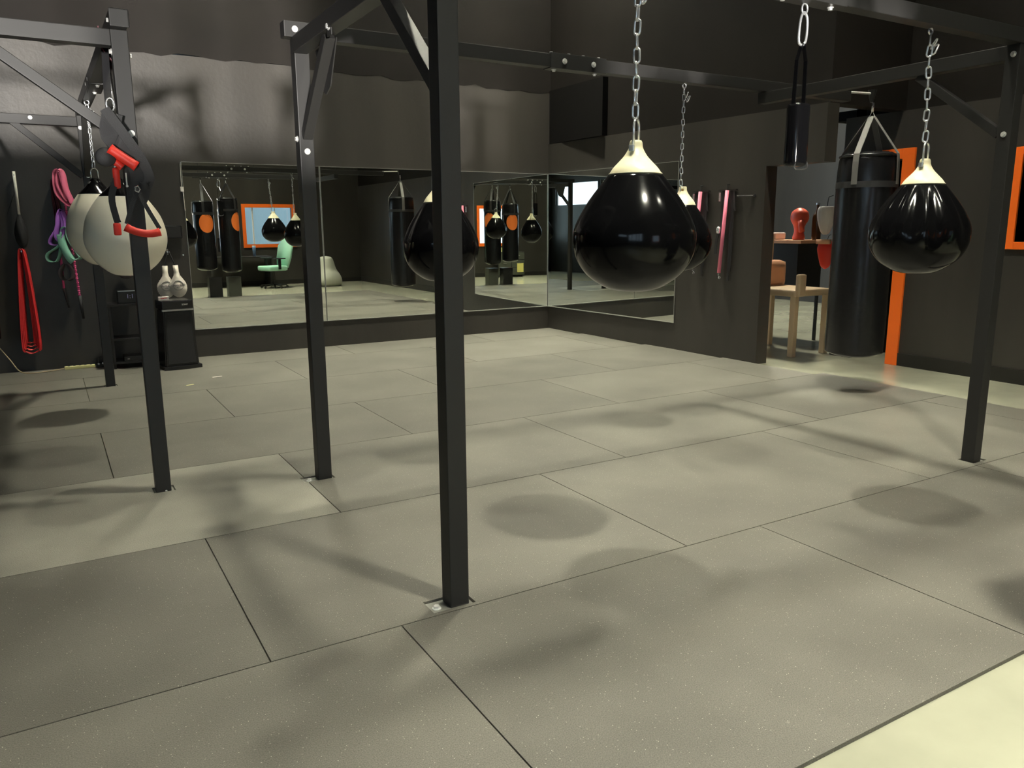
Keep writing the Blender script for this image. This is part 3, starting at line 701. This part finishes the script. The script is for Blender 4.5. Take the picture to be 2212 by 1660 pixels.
b_ = NB(); lathe(b_, [(.004, 0), (.03, .003), (.044, .012), (.046, .03), (.04, .04), (.004, .042)], 24); b_.transform(facing((-.125, -.02, 1.745), (.7, 0, -.5), (.3, 0, .6))); obj('foot_cradle', b_, M['strap'], t, True)
b_ = NB(); tube(b_, [(-.0 + .012 * math.cos(a), -.055, 1.598 + .016 * math.sin(a)) for a in [i * 2 * PI / 5 for i in range(5)]], .0035, 6, True); obj('ring', b_, M['chain'], t)
b_ = NB(); box(b_, -.046, -.040, -.04, -.034, 1.615, 1.675); cyl(b_, (-.043, -.042, 1.612), (-.043, -.03, 1.612), .006, 8); obj('zip_pull', b_, M['whitepl'], t)
b_ = NB(); tube(b_, [(-.075 + .018 * math.cos(a), .03, 2.00 + .03 * math.sin(a)) for a in [i * 2 * PI / 12 for i in range(12)]], .004, 8, True); obj('carabiner', b_, M['chain'], t, True)
t = thing('spare_strap', 'maroon and black strap knotted round the top of the left rack beam', 'strap', (.42, 4.9, 0))
b_ = NB(); ribbon(b_, smoothpath([(-.05, 0, 2.45), (-.048, 0, 2.37), (-.03, 0, 2.32), (.02, 0, 2.25), (.03, 0, 2.12)], 4), .06, .006, (0, 1, 0)); obj('strap', b_, M['maroon'], t)
b_ = NB(); tube(b_, smoothpath([(.02, -.02, 2.31), (.045, .0, 2.20), (.03, .02, 2.06), (.01, 0, 1.93)], 4), [.014] * 12 + [.010], 8); obj('dangling_end', b_, M['strap'], t, True)

# ------------------------------------------------------------------ things hung on the back wall
def peg(par, x, z, y0=.0):
    b = NB(); cyl(b, (x, y0, z), (x, y0 - .05, z), .004, 8); cyl(b, (x, y0 - .05, z), (x, y0 - .056, z), .008, 10); return obj('hook', b, M['chain'], par)
YW = WY
def loops(par, x, ztop, zbot, w, n, mtl, bw=.03, tw=.03, nm='band_loop', off=.0, skew=0.):
    b = NB()
    for i in range(n):
        f = i / max(1, n - 1); ww = w * (.45 + .55 * f) / 2; zb = zbot + (1 - f) * (ztop - zbot) * .10
        yo = -.03 - .010 * i
        pts = [(x, yo, ztop), (x - ww * .35, yo, ztop - .05), (x - ww * .8 + skew * .4, yo, (ztop + zb) / 2), (x - ww + skew, yo, zb + ww), (x - ww * .6 + skew, yo, zb + ww * .25), (x + skew, yo, zb), (x + ww * .6 + skew, yo, zb + ww * .25), (x + ww + skew, yo, zb + ww), (x + ww * .8 + skew * .4, yo, (ztop + zb) / 2), (x + ww * .35, yo, ztop - .05)]
        ribbon(b, smoothpath(pts, 4, True), bw, .006, (.55, 1, 0), True)
    o = obj(nm, b, M[mtl], par, True); return o
t = thing('resistance_band', 'long red resistance band folded over a hook at the lower left of the back wall', 'exercise band', (-.185, YW, 0), 0, 'bands hung on the back wall')
loops(t, 0, 1.215, .185, .15, 4, 'redband', .045, skew=-.015); peg(t, 0, 1.20)
t = thing('jump_rope', 'black bunched speed rope hanging above the long red band', 'jump rope', (-.17, YW, 0))
b_ = NB(); pr = interp([(.004, 1.22), (.035, 1.26), (.052, 1.34), (.048, 1.42), (.03, 1.50), (.008, 1.565)], 4); lathe(b_, pr, 24, lambda th, tt, r: r * (1 + .10 * math.sin(5 * th + 9 * tt))); b_.transform(Matrix.Translation((0, -.055, 0)) @ Matrix.Diagonal((1, .7, 1, 1))); obj('rope_bundle', b_, M['strap'], t, True)
b_ = NB(); cyl(b_, (.002, -.055, 1.555), (.002, -.035, 1.965), .013, 12); obj('white_handle', b_, M['whitepl'], t, True); lab(t.children[-1], 'long white plastic handle')
b_ = NB(); cyl(b_, (0, 0, 1.93), (0, -.06, 1.93), .004, 8); obj('hook', b_, M['chain'], t)
b_ = NB(); tube(b_, smoothpath([(.005, -.05, 1.80), (-.04, -.03, 1.70), (-.10, -.01, 1.55)], 5), .0025, 6); obj('cord', b_, M['strap'], t)
def crumple(par, pts, w, mtl, wd=(.4, 1, .1), th=.005, nm='band_loop', closed=True, n=5):
    b = NB(); ribbon(b, smoothpath(pts, n, closed), w, th, wd, closed); return obj(nm, b, M[mtl], par, True)
t = thing('resistance_band', 'pink fabric loop band hanging topmost on the back wall', 'exercise band', (.215, YW, 0), 0, 'bands hung on the back wall')
crumple(t, [(.0, -.05, 1.985), (-.035, -.06, 1.95), (-.04, -.07, 1.80), (-.015, -.08, 1.73), (.055, -.08, 1.655), (.085, -.08, 1.67), (.045, -.07, 1.80), (.03, -.05, 1.95)], .07, 'pink', (.75, .7, .15))
crumple(t, [(-.005, -.06, 1.96), (-.02, -.07, 1.85), (.01, -.08, 1.76), (.05, -.08, 1.70), (.03, -.07, 1.83), (.012, -.06, 1.95)], .055, 'pink', (.75, .6, .1)); peg(t, 0, 1.97)
t = thing('resistance_band', 'maroon loop band hanging in shade behind the pink one', 'exercise band', (.15, YW, 0), 0, 'bands hung on the back wall')
loops(t, 0, 1.90, 1.35, .06, 2, 'maroon', .04, skew=.03); peg(t, 0, 1.89)
t = thing('resistance_band', 'purple loop band hanging below the pink band', 'exercise band', (.19, YW, 0), 0, 'bands hung on the back wall')
crumple(t, [(.0, -.06, 1.60), (-.03, -.07, 1.53), (-.05, -.08, 1.42), (-.115, -.09, 1.31), (-.11, -.09, 1.27), (-.05, -.09, 1.265), (.0, -.09, 1.33), (.035, -.08, 1.45), (.02, -.06, 1.57)], .065, 'purple', (.6, .8, .1)); peg(t, 0, 1.59)
crumple(t, [(.0, -.065, 1.58), (-.02, -.085, 1.50), (-.06, -.10, 1.36), (-.03, -.105, 1.30), (.01, -.09, 1.42), (.012, -.07, 1.56)], .06, 'purple', (.85, .5, .1))
t = thing('resistance_band', 'mint green loop band hanging open below the purple band', 'exercise band', (.20, YW, 0), 0, 'bands hung on the back wall')
crumple(t, [(-.03, -.07, 1.30), (-.01, -.09, 1.41), (.03, -.09, 1.42), (.035, -.10, 1.32), (.10, -.11, 1.18), (.12, -.11, 1.13), (.06, -.11, 1.12), (-.0, -.10, 1.22), (-.025, -.085, 1.35)], .06, 'green', (.75, .7, .0))
crumple(t, [(-.02, -.10, 1.38), (-.06, -.10, 1.25), (-.165, -.10, 1.17), (-.16, -.10, 1.105), (-.09, -.10, 1.10), (-.05, -.10, 1.20), (-.035, -.09, 1.34)], .05, 'green', (.7, .8, 0))
crumple(t, [(-.035, -.11, 1.36), (-.025, -.125, 1.25), (.015, -.13, 1.14), (.05, -.125, 1.09)], .075, 'green', (1, .25, 0), closed=False); peg(t, 0, 1.40, -.0)
t = thing('resistance_band', 'small dark grey loop band hanging lowest under the mint band', 'exercise band', (.18, YW, 0), 0, 'bands hung on the back wall')
crumple(t, [(.0, -.06, 1.065), (-.05, -.07, 1.0), (-.045, -.07, .93), (.0, -.07, .905), (.045, -.07, .93), (.05, -.07, 1.0)], .06, 'grey', (.7, .8, 0)); peg(t, 0, 1.06)
t = thing('jump_rope', 'pink beaded jump rope with black ends hanging behind the bands', 'jump rope', (.225, YW, 0))
b_ = NB()
for i in range(46):
    z = 1.70 - i * .021; xx = .012 + .035 * (i / 45); cyl(b_, (xx, -.028, z), (xx, -.028, z - .016), .0125 if i % 2 else .010, 9)
obj('pink_beads', b_, M['hotpink'], t, True)
b_ = NB(); cyl(b_, (.012, -.028, 1.71), (.047, -.028, .70), .006, 8); obj('cord', b_, M['hotpink'], t)
b_ = NB(); cyl(b_, (.047, -.028, .74), (.06, -.03, .50), .019, 10, .012); obj('handle', b_, M['strap'], t, True)
b_ = NB(); cyl(b_, (-.08, -.028, 1.20), (-.085, -.028, .80), .011, 8); obj('second_cord', b_, M['hotpink'], t, True)
b_ = NB(); cyl(b_, (-.085, -.028, .82), (-.06, -.03, .62), .014, 10, .008); obj('handle', b_, M['strap'], t, True); peg(t, .01, 1.70)
# black panel
t = thing('wall_panel', 'small black rectangular box mounted on the back wall above the white paddles', 'wall box', (1.14, YW, 1.375))
obj('panel_body', B(-.17, .17, -.045, 0, -.068, .068, .008), M['plastic'], t); obj('screen', B(-.155, .155, -.048, -.0455, -.055, .055), M['mesh'], t)
# cord at mirror corner
t = thing('pull_cord', 'thin white pull cord with a tag at the top left corner of the left mirror', 'cord', (1.352, YW, 0))
b_ = NB(); tube(b_, smoothpath([(0, -.02, 2.10), (-.004, -.02, 1.95), (-.004, -.02, 1.84)], 4), .003, 6); tube(b_, smoothpath([(.004, -.02, 1.81), (.008, -.02, 1.70), (.010, -.02, 1.60)], 4), .003, 6); obj('cord', b_, M['whitepl'], t)
obj('cord_tag', B(-.018, .014, -.028, -.012, 1.80, 1.85, .002), M['whitepl'], t); b_ = NB(); cyl(b_, (0, 0, 2.10), (0, -.024, 2.10), .005, 8); obj('pin', b_, M['chain'], t)
# target paddles
def paddle(x, y, zt, label, tilt=0, ruff=False):
    t = thing('target_paddle', label, 'strike paddle', (x, YW, zt), 0, 'white strike paddles')
    def prof(g=0):
        P = []
        L = .345; hw = .026 + g; bw = .088 + g; bh = .108 + g
        cz = -L + .108
        for k in range(19):
            a = math.radians(-235 + k * (290 / 18)); P.append((bw * math.cos(a), cz + bh * math.sin(a)))
        P = [(-.030 - g, cz + .145), (-hw * .95, -.07), (-hw, 0 + g), (hw, 0 + g), (hw * .95, -.07), (.030 + g, cz + .145)][::-1] + P
        return P
    c = []
    P = [(-.026, 0), (-.024, -.07), (-.032, -.11)]
    L = .345; cz = -L + .108
    for k in range(17):
        a = math.radians(140 + k * (260 / 16)); P.append((.088 * math.cos(a), cz + .108 * math.sin(a)))
    P += [(.032, -.11), (.024, -.07), (.026, 0)]
    P = P[::-1]
    mt = Matrix.Rotation(tilt, 4, 'Y')
    b = NB(); prism(b, P, -.016, .016, facing((0, y, 0), (1, 0, 0), (0, 0, 1)))
    bmesh.ops.bevel(b, geom=[e for e in b.edges if abs((e.verts[0].co - e.verts[1].co).y) < .001], offset=.007, segments=2, affect='EDGES')
    b.transform(mt); obj('paddle_face', b, M['padwhite'], t, True)
    b = NB(); tube(b, [(.050 * math.cos(a), y - .0175, cz + .02 + .050 * math.sin(a)) for a in [i * 2 * PI / 30 for i in range(30)]], .0016, 5, True); b.transform(mt); obj('ring_print', b, M['ink'], t)
    b = text_bm('ONWARD', .030, .0008, mt @ facing((0, y - .0175, cz + .022), (1, 0, 0), (0, 0, 1))); obj('lettering', b, M['ink'], t)
    b = text_bm('BOXING', .010, .0008, mt @ facing((0, y - .0175, cz + .0), (1, 0, 0), (0, 0, 1))) if False else NB(); box(b, -.018, .018, y - .0183, y - .0172, cz - .002, cz + .002); b.transform(mt); obj('small_print', b, M['ink'], t)
    if ruff:
        b = NB()
        for i in range(9): cyl(b, (-.028, y - .004, -.012 - i * .0135), (-.031, y - .004, -.014 - i * .0135), .006, 6)
        for k in range(9):
            a = math.radians(135 + k * 11); b2 = (.089 * math.cos(a), y, cz + .109 * math.sin(a)); cyl(b, (b2[0], b2[1] - .005, b2[2]), (b2[0], b2[1] + .005, b2[2]), .006, 6)
        b.transform(mt); obj('stitched_edge', b, M['padwhite'], t)
    b = NB(); tube(b, smoothpath([(0, y, -.01), (.02 if ruff else -.03, y + .01, .08), (.035 if ruff else -.05, y + .015, .145)], 4), .007, 8); obj('cord_loop', b, M['strap'], t, True)
    return t
paddle(1.105, -.055, 1.02, 'white strike paddle with ruffled stitched edge, the left one of the hanging pair', .02, True)
paddle(1.205, -.088, 1.025, 'white strike paddle lying over the other, the right one of the hanging pair', -.05)
t = thing('wall_hook', 'small pale hook holding the two white paddles', 'hook', (1.145, YW, 1.165)); peg(t, 0, 0)
obj('hook_base', B(-.012, .012, -.008, 0, -.03, .03, .002), M['whitepl'], t)
t = thing('wall_hook', 'empty small screw hook to the right of the paddles', 'hook', (1.30, YW, 1.13)); peg(t, 0, 0); obj('hook_base', B(-.005, .005, -.005, 0, -.005, .005), M['chain'], t)
# cap and glove behind, hanging by the rack
t = thing('boxing_glove', 'dark grey boxing glove with red trim hanging behind the front white bag', 'boxing glove', (.72, YW, 1.02))
b_ = NB(); pr = interp([(.003, -.12), (.05, -.11), (.085, -.05), (.08, .03), (.05, .09), (.05, .15)], 4); lathe(b_, pr, 24); b_.transform(Matrix.Translation((0, -.10, 0)) @ Matrix.Diagonal((1, .8, 1, 1))); obj('glove_body', b_, M['grey'], t, True)
b_ = NB(); tube(b_, smoothpath([(.03, -.175, -.09), (.065, -.16, -.03), (.08, -.14, .03)], 4), .006, 8); obj('red_trim', b_, M['red'], t); b_ = NB(); tube(b_, [(0, -.10, .14), (0, -.02, .20), (0, 0, .21)], .004, 6); obj('lace', b_, M['strap'], t)
# floor speaker
t = thing('party_speaker', 'tall black floor speaker with silver lip at the left of the mirrors', 'speaker', (1.09, 8.66, 0), .12)
def taper(bm, w0, w1, d0, d1, z0, z1, bev=0):
    v = [bm.verts.new((sx * w / 2, sy * d / 2, z)) for w, d, z in ((w0, d0, z0), (w1, d1, z1)) for sx, sy in ((-1, -1), (1, -1), (1, 1), (-1, 1))]
    fs = [bm.faces.new([v[i] for i in q]) for q in ((3, 2, 1, 0), (4, 5, 6, 7), (0, 1, 5, 4), (1, 2, 6, 5), (2, 3, 7, 6), (3, 0, 4, 7))]
    if bev: bmesh.ops.bevel(bm, geom=list({e for f in fs for e in f.edges}), offset=bev, segments=2, affect='EDGES')
    return bm
b_ = NB(); prism(b_, [(-.185, -.17), (.0, -.20), (.185, -.17), (.185, .16), (-.185, .16)], 0, .035); obj('foot', b_, M['plastic'], t)
obj('cabinet', taper(NB(), .33, .275, .30, .26, .035, .61, .012), M['plastic'], t)
obj('grille', taper(NB(), .27, .225, .304, .264, .06, .575), M['mesh'], t)
obj('top_unit', B(-.15, .15, -.145, .13, .61, .70, .015), M['plastic'], t)
b_ = NB(); box(b_, -.15, .15, -.15, -.12, .595, .612, .003); lab(obj('silver_lip', b_, M['silver'], t), 'silver lip')
obj('lettering', text_bm('SONY', .022, .001, facing((.07, -.1465, .655), (1, 0, 0), (0, 0, 1))), M['whitepl'], t)
t = thing('note_card', 'white card with red marks on the left of the black speaker', 'card', (.995, 8.62, .70)); b_ = NB(); box(b_, -.05, .05, -.02, .02, 0, .035, .002); obj('card', b_, M['clothwhite'], t)
b_ = NB(); box(b_, -.03, .0, -.0205, -.0202, .015, .02); box(b_, -.002, .03, -.0205, -.0202, .02, .026); obj('red_marks', b_, M['red'], t)
# shelf with clock radio
t = thing('metal_shelf', 'low black open shelf against the back wall, left of the speaker', 'shelf', (.70, 9.0, 0))
for sx in (-.19, .19):
    for sy in (-.13, .13): obj('leg', B(sx - .012, sx + .012, sy - .012, sy + .012, 0, .65), M['plastic'], t)
for z in (.05, .29, .64): obj('shelf_board', B(-.21, .21, -.15, .15, z, z + .022, .002), M['plastic'], t)
t = thing('clock_radio', 'small black clock radio with purple digits on the black shelf', 'clock radio', (.73, 8.98, .662))
obj('case', B(-.13, .13, -.07, .07, 0, .13, .006), M['plastic'], t); obj('trim', B(-.125, .125, -.072, -.066, .122, .130), M['silver'], t)
obj('digits', text_bm('1:11', .06, .001, facing((.0, -.0715, .07), (1, 0, 0), (0, 0, 1))), M['greenglow'], t)
t = thing('media_box', 'flat black box on the bottom board of the black shelf', 'media box', (.72, 8.97, .072)); obj('case', B(-.12, .12, -.10, .10, 0, .05, .004), M['plastic'], t); obj('status_light', B(-.09, -.07, -.1012, -.1002, .02, .026), M['silver'], t)
# power strip, adapters and cords
t = thing('power_strip', 'pale yellow power strip on the floor at the foot of the back wall', 'power strip', (.20, 9.12, 0), .0)
obj('strip_body', B(-.14, .14, -.022, .022, 0, .032, .006), M['yellow'], t)
b_ = NB()
for i in range(5): box(b_, -.11 + i * .05, -.09 + i * .05, -.008, .008, .032, .0335)
obj('outlets', b_, M['ink'], t)
b_ = NB(); tube(b_, smoothpath([(-.68, .05, .27), (-.60, .03, .14), (-.53, -.04, .03), (-.44, -.09, .008), (-.30, -.07, .008), (-.14, 0, .014)], 6), .0055, 8); obj('supply_cord', b_, M['cord'], t, True)
t = thing('cable_bundle', 'tangle of black plugs and cables between power strip and shelf', 'cables', (.42, 9.10, 0))
b_ = NB(); box(b_, -.07, .0, -.03, .03, 0, .05, .006); box(b_, .01, .07, -.04, .02, 0, .04, .006); obj('adapter', b_, M['plastic'], t)
b_ = NB()
for k in range(5):
    tube(b_, smoothpath([(-.06 + .02 * k, .0, .03), (-.05 + .03 * k, -.02, .10 + .02 * (k % 3)), (.05 + .02 * k, .02, .05), (.10 + .02 * k, -.05 - .02 * k, .006)], 5), .003, 6)
tube(b_, smoothpath([(.06, -.03, .006), (.12, -.22, .005), (.22, -.31, .004), (.36, -.29, .004)], 5), .003, 6)
obj('cable', b_, M['base'], t)
b_ = NB()
for k, (x, z) in enumerate(((-.05, .04), (-.01, .042), (.03, .03))): cyl(b_, (x, -.042, z), (x, -.03, z), .010, 10)
obj('plug_face', b_, M['silver'], t); 

# ------------------------------------------------------------------ pink foam tubes on the right wall
def wall_tube(y, zt, zb, label, k):
    t = thing('resistance_tube', label, 'exercise tube', (wx(y), y, 0), math.atan(SL), 'pink tubes on the right wall')
    # local: -x into the room, y along the wall
    b = NB(); box(b, -.035, -.004, -.115, .115, zt + .015, zt + .028); obj('black_bar', b, M['base'], t)
    b = NB(); cyl(b, (0, 0, zt + .08), (-.04, 0, zt + .08), .005, 8); tube(b, [(-.03, 0, zt + .08), (-.035, 0, zt + .02)], .006, 8); obj('hook', b, M['strap'], t)
    b = NB()
    for yy, l in ((.07, .55), (.045, .60), (-.05, zt - zb + .08), (-.075, zt - zb - .02)): ribbon(b, smoothpath([(-.02, yy, zt + .02), (-.025, yy * 1.05, zt - l * .5), (-.02, yy * .9, zt - l)], 4), .022, .006, (0, 1, 0))
    ribbon(b, smoothpath([(-.02, -.085, zt + .02), (-.03, -.095, zt - .10), (-.03, -.11, zt - .19)], 4), .02, .006, (0, 1, 0))
    obj('black_strap', b, M['strap'], t)
    b = NB(); cyl(b, (-.045, -.01, zt + .02), (-.045, .055, zb), .019, 16); o = obj('foam_tube', b, M['pinktube'], t, True); lab(o, 'pink foam tube')
    b = NB(); tube(b, [(-.045, .056, zb + .0), (-.045, .058, zb - .03)], .009, 8); tube(b, [(-.045 + .012 * math.cos(a), .045, zb - .05 + .014 * math.sin(a)) for a in [i * PI / 5 for i in range(10)]], .004, 6, True); obj('end_clip', b, M['chain'], t)
    b = NB(); tube(b, [(-.03, .10, zt + .0), (-.03, .10, zt - .09)], .010, 8); obj('swivel_clip', b, M['chain'], t)
    if k:
        b = NB(); lathe(b, [(.003, -.04), (.022, -.03), (.026, 0), (.02, .03), (.003, .04)], 14); b.transform(Matrix.Translation((-.045, .085, (zt + zb) / 2 + .03))); obj('carabiner_knob', b, M['chain'], t, True)
        b = NB(); ribbon(b, smoothpath([(-.04, .09, (zt + zb) / 2), (-.04, .115, (zt + zb) / 2 - .10), (-.04, .12, (zt + zb) / 2 - .22)], 4), .03, .008, (0, 1, 0)); obj('loose_strap', b, M['strap'], t)
    return t
wall_tube(6.44, 1.745, .945, 'pink tube with black straps on the right wall, partly behind a black bag', 0)
wall_tube(6.07, 1.745, .91, 'pink tube with black straps on the right wall, fully visible, nearer the doorway', 1)
t = thing('wall_rod', 'short thin black peg sticking out of the wall by the opening', 'peg', (wx(5.75), 5.75, 1.70)); b_ = NB(); cyl(b_, (0, -.02, 0), (-.05, .18, 0), .006, 8); cyl(b_, (0, 0, 0), (-.012, -.02, 0), .014, 8); obj('rod', b_, M['strap'], t)

# ------------------------------------------------------------------ side room furniture through the opening
t = thing('armchair', 'low beige armchair with peach back cushion in the side room opening', 'chair', (7.20, 6.13, FZ))
b_ = NB(); box(b_, -.30, .30, -.42, .42, .655, .73, .025); lab(obj('seat', b_, M['beige'], t, True), 'long beige seat')
b_ = NB(); box(b_, -.30, .30, .20, .42, .70, 1.02, .07); lab(obj('back_cushion', b_, M['tan'], t, True), 'peach cushion')
for sx in (-.26, .26):
    for sy in (-.39, .39): b_ = NB(); box(b_, sx - .03, sx + .03, sy - .035, sy + .035, 0, .66, .006); obj('leg', b_, M['beige'], t)
b_ = NB(); box(b_, -.28, -.17, -.46, -.40, .66, .90, .02); obj('armrest', b_, M['beige'], t, True)
b_ = NB(); box(b_, -.25, .25, .38, .44, .95, 1.32, .01); obj('back_post', b_, M['beige'], t)
t = thing('side_counter', 'narrow dark counter carrying the orange glove and white cloth in the side room', 'counter', (8.02, 6.85, FZ))
obj('counter_top', B(-.25, .25, -.46, .46, 1.20, 1.24, .004), M['tan'], t); obj('counter_body', B(-.22, .22, -.40, .10, .62, 1.20), M['base'], t)
for sx in (-.2, .2):
    for sy in (-.38, .38): obj('leg', B(sx - .015, sx + .015, sy - .015, sy + .015, 0, .62 if sy < 0 else 1.2), M['base'], t)
t = thing('boxing_glove', 'orange-red boxing glove standing on the side room counter', 'boxing glove', (8.0, 6.62, 1.24 + FZ))
b_ = NB(); pr = interp([(.07, 0), (.08, .03), (.062, .10), (.075, .17), (.115, .25), (.105, .33), (.05, .375), (.005, .385)], 4); lathe(b_, pr, 24); b_.transform(Matrix.Diagonal((.8, 1, 1, 1))); obj('glove_body', b_, mat('coral_glove', (.85, .12, .06), .45), t, True)
b_ = NB(); tube(b_, smoothpath([(-.05, -.06, .22), (-.09, -.10, .19), (-.07, -.10, .10)], 4), .035, 10); obj('thumb', b_, bpy.data.materials['coral_glove'], t, True)
t = thing('folded_towel', 'white folded towel at the left of the orange glove', 'towel', (7.98, 6.98, 1.24 + FZ)); b_ = NB(); box(b_, -.1, .1, -.10, .10, 0, .09, .02); obj('towel', b_, M['clothwhite'], t, True)
obj('fold', B(-.102, .1, -.09, .09, .04, .044), M['beige'], t)
t = thing('bottle', 'dark bottle with a bronze neck behind the orange glove', 'bottle', (8.12, 6.46, 1.24 + FZ)); b_ = NB(); lathe(b_, interp([(.05, 0), (.055, .05), (.055, .26), (.03, .33), (.018, .38), (.018, .42)], 3), 20); obj('bottle_body', b_, mat('amber_glass', (.10, .05, .02), .1), t, True)
b_ = NB(); cyl(b_, (0, 0, .42), (0, 0, .44), .021, 12); obj('bottle_cap', b_, M['silver'], t)
t = thing('hand_wraps', 'hanging pinkish white hand wraps beside the tall black bag', 'hand wraps', (7.36, 5.74, 1.60)); 
b_ = NB(); pr = interp([(.02, -.30), (.05, -.26), (.085, -.14), (.09, -.04), (.07, .0)], 4); lathe(b_, pr, 40, lambda th, tt, r: r * (1 + .06 * math.sin(14 * th))); b_.transform(Matrix.Translation((0, .0, 0))); obj('wrap_bundle', b_, M['clothwhite'], t, True)
b_ = NB(); tube(b_, [(0, 0, -.01), (.02, 0, .10), (.07, -.02, .12)], .005, 6); obj('loop', b_, M['strap'], t)
t = thing('boxing_glove', 'bright red boxing glove hanging below the pale hand wraps', 'boxing glove', (7.37, 5.72, 1.07))
b_ = NB(); pr = interp([(.01, -.14), (.05, -.11), (.08, -.02), (.10, .07), (.085, .14), (.04, .17)], 4); lathe(b_, pr, 24); b_.transform(Matrix.Diagonal((.75, 1, 1, 1))); obj('glove_body', b_, M['red'], t, True)
b_ = NB(); ribbon(b_, [(-.05, -.08, .155), (-.05, .08, .155)], .05, .05, (0, 0, 1)); obj('cuff', b_, M['tan'], t, True); b_ = NB(); tube(b_, [(0, 0, .16), (.03, 0, .22), (.05, -.01, .23)], .004, 6); obj('lace', b_, M['strap'], t)

# ------------------------------------------------------------------ office corner seen in the mirrors
t = thing('desk', 'black desk beneath the orange framed rear window', 'desk', (4.15, -1.80, FZ))
obj('desk_top', B(-.75, .75, -.35, .35, .72, .75, .004), M['base'], t)
for sx in (-.7, .7): obj('leg', B(sx - .03, sx + .03, -.3, .3, 0, .72), M['base'], t)
t = thing('monitor', 'dark desktop monitor standing on the black desk', 'monitor', (3.95, -1.9, .75 + FZ)); obj('screen', B(-.26, .26, -.015, .015, .12, .45, .004), M['plastic'], t); obj('stand', B(-.03, .03, -.03, .0, 0, .14), M['plastic'], t)
t = thing('tumbler', 'tall pale blue tumbler on the desk', 'tumbler', (4.5, -1.70, .75 + FZ)); b_ = NB(); lathe(b_, [(.035, 0), (.042, .2), (.042, .24)], 20); obj('cup', b_, mat('pale_blue_cup', (.20, .32, .55), .3), t, True); b_ = NB(); lathe(b_, [(.044, .24), (.044, .26)], 20); obj('lid', b_, M['whitepl'], t)
t = thing('gaming_chair', 'mint green high-backed gaming chair at the desk', 'office chair', (4.75, -.95, FZ), 1.25)
b_ = NB(); box(b_, -.26, .26, -.25, .27, .42, .54, .04); obj('seat', b_, M['mint'], t, True)
b_ = NB(); prism(b_, [(-.20, 0), (.20, 0), (.27, .25), (.27, .55), (.18, .62), (.20, .82), (.10, .88), (-.10, .88), (-.20, .82), (-.18, .62), (-.27, .55), (-.27, .25)], -.045, .045, facing((0, -.27, .48), (1, 0, 0), (0, -.22, 1))); bmesh.ops.bevel(b_, geom=b_.edges[:], offset=.015, segments=2, affect='EDGES'); obj('backrest', b_, M['mint'], t, True)
for sx in (-1, 1): b_ = NB(); box(b_, sx * .30 - .04, sx * .30 + .04, -.15, .15, .70, .73, .01); box(b_, sx * .30 - .015, sx * .30 + .015, -.03, .03, .46, .70); obj('armrest', b_, M['base'], t)
b_ = NB(); cyl(b_, (0, 0, .08), (0, 0, .42), .03, 12); obj('gas_lift', b_, M['base'], t)
for k in range(5):
    a = 2 * PI * k / 5; b_ = NB(); bar(b_, (0, 0, .09), (.32 * math.cos(a), .32 * math.sin(a), .07), .04, .03, bev=0); l = obj('base_leg', b_, M['base'], t)
    b_ = NB(); cyl(b_, (.32 * math.cos(a) - .012, .32 * math.sin(a), .03), (.32 * math.cos(a) + .012, .32 * math.sin(a), .03), .03, 12); obj('castor', b_, M['base'], l)
t = thing('bean_bag', 'pale grey slumped bean bag on the concrete, right of the gaming chair', 'bean bag', (6.05, -.9, FZ)); b_ = NB(); pr = interp([(.02, 0), (.30, .01), (.36, .12), (.33, .26), (.24, .42), (.20, .58), (.15, .70), (.02, .74)], 4); lathe(b_, pr, 40, lambda th, tt, r: r * (1 + .05 * math.sin(3 * th + 4 * tt))); obj('bag', b_, mat('pale_grey_fabric', (.42, .43, .36), .8), t, True); b_ = NB(); tube(b_, [(.03 * math.cos(i), .0, .75 + .03 * math.sin(i)) for i in range(6)], .006, 6, True); obj('carry_loop', b_, M['strap'], t)
t = thing('drawer_cabinet', 'grey drawer unit under the rear window seen in the corner mirror', 'cabinet', (1.70, -1.95, FZ))
obj('carcass', B(-.42, .42, -.2, .2, .04, .72, .004), M['base'], t)
for k in range(3):
    for s in (-1, 1):
        d = obj('drawer', B(s * .21 - .195, s * .21 + .195, .2, .212, .06 + k * .22, .26 + k * .22, .003), M['cabinet'], t); obj('drawer_handle', B(s * .21 - .05, s * .21 + .05, .212, .224, .17 + k * .22, .18 + k * .22), M['silver'], d)
for sx in (-.38, .38): obj('leg', B(sx - .02, sx + .02, -.17, .17, 0, .04), M['base'], t)
tag(obj('paper_sheet', B(-.10, .10, 0, .003, 0, .26), M['paper'], loc=(1.43, -1.732, .12)), 'yellow paper sheet fixed to the drawer unit', 'paper')
for i, (x, z, c) in enumerate(((.40, .12, 'yellow'), (.22, .05, 'clothwhite'), (.08, .05, 'clothwhite'))):
    b_ = NB(); box(b_, -.05, .05, -.04, .04, 0, z, .006); o = obj('small_box', b_, M[c], loc=(x + 1.55, -1.95, .72 + FZ)); tag(o, ['small upright yellow box on top of the drawer unit', 'low white box in the middle of the drawer unit top', 'low white box at the right of the drawer unit top'][i], 'box')
bpy.context.view_layer.update()
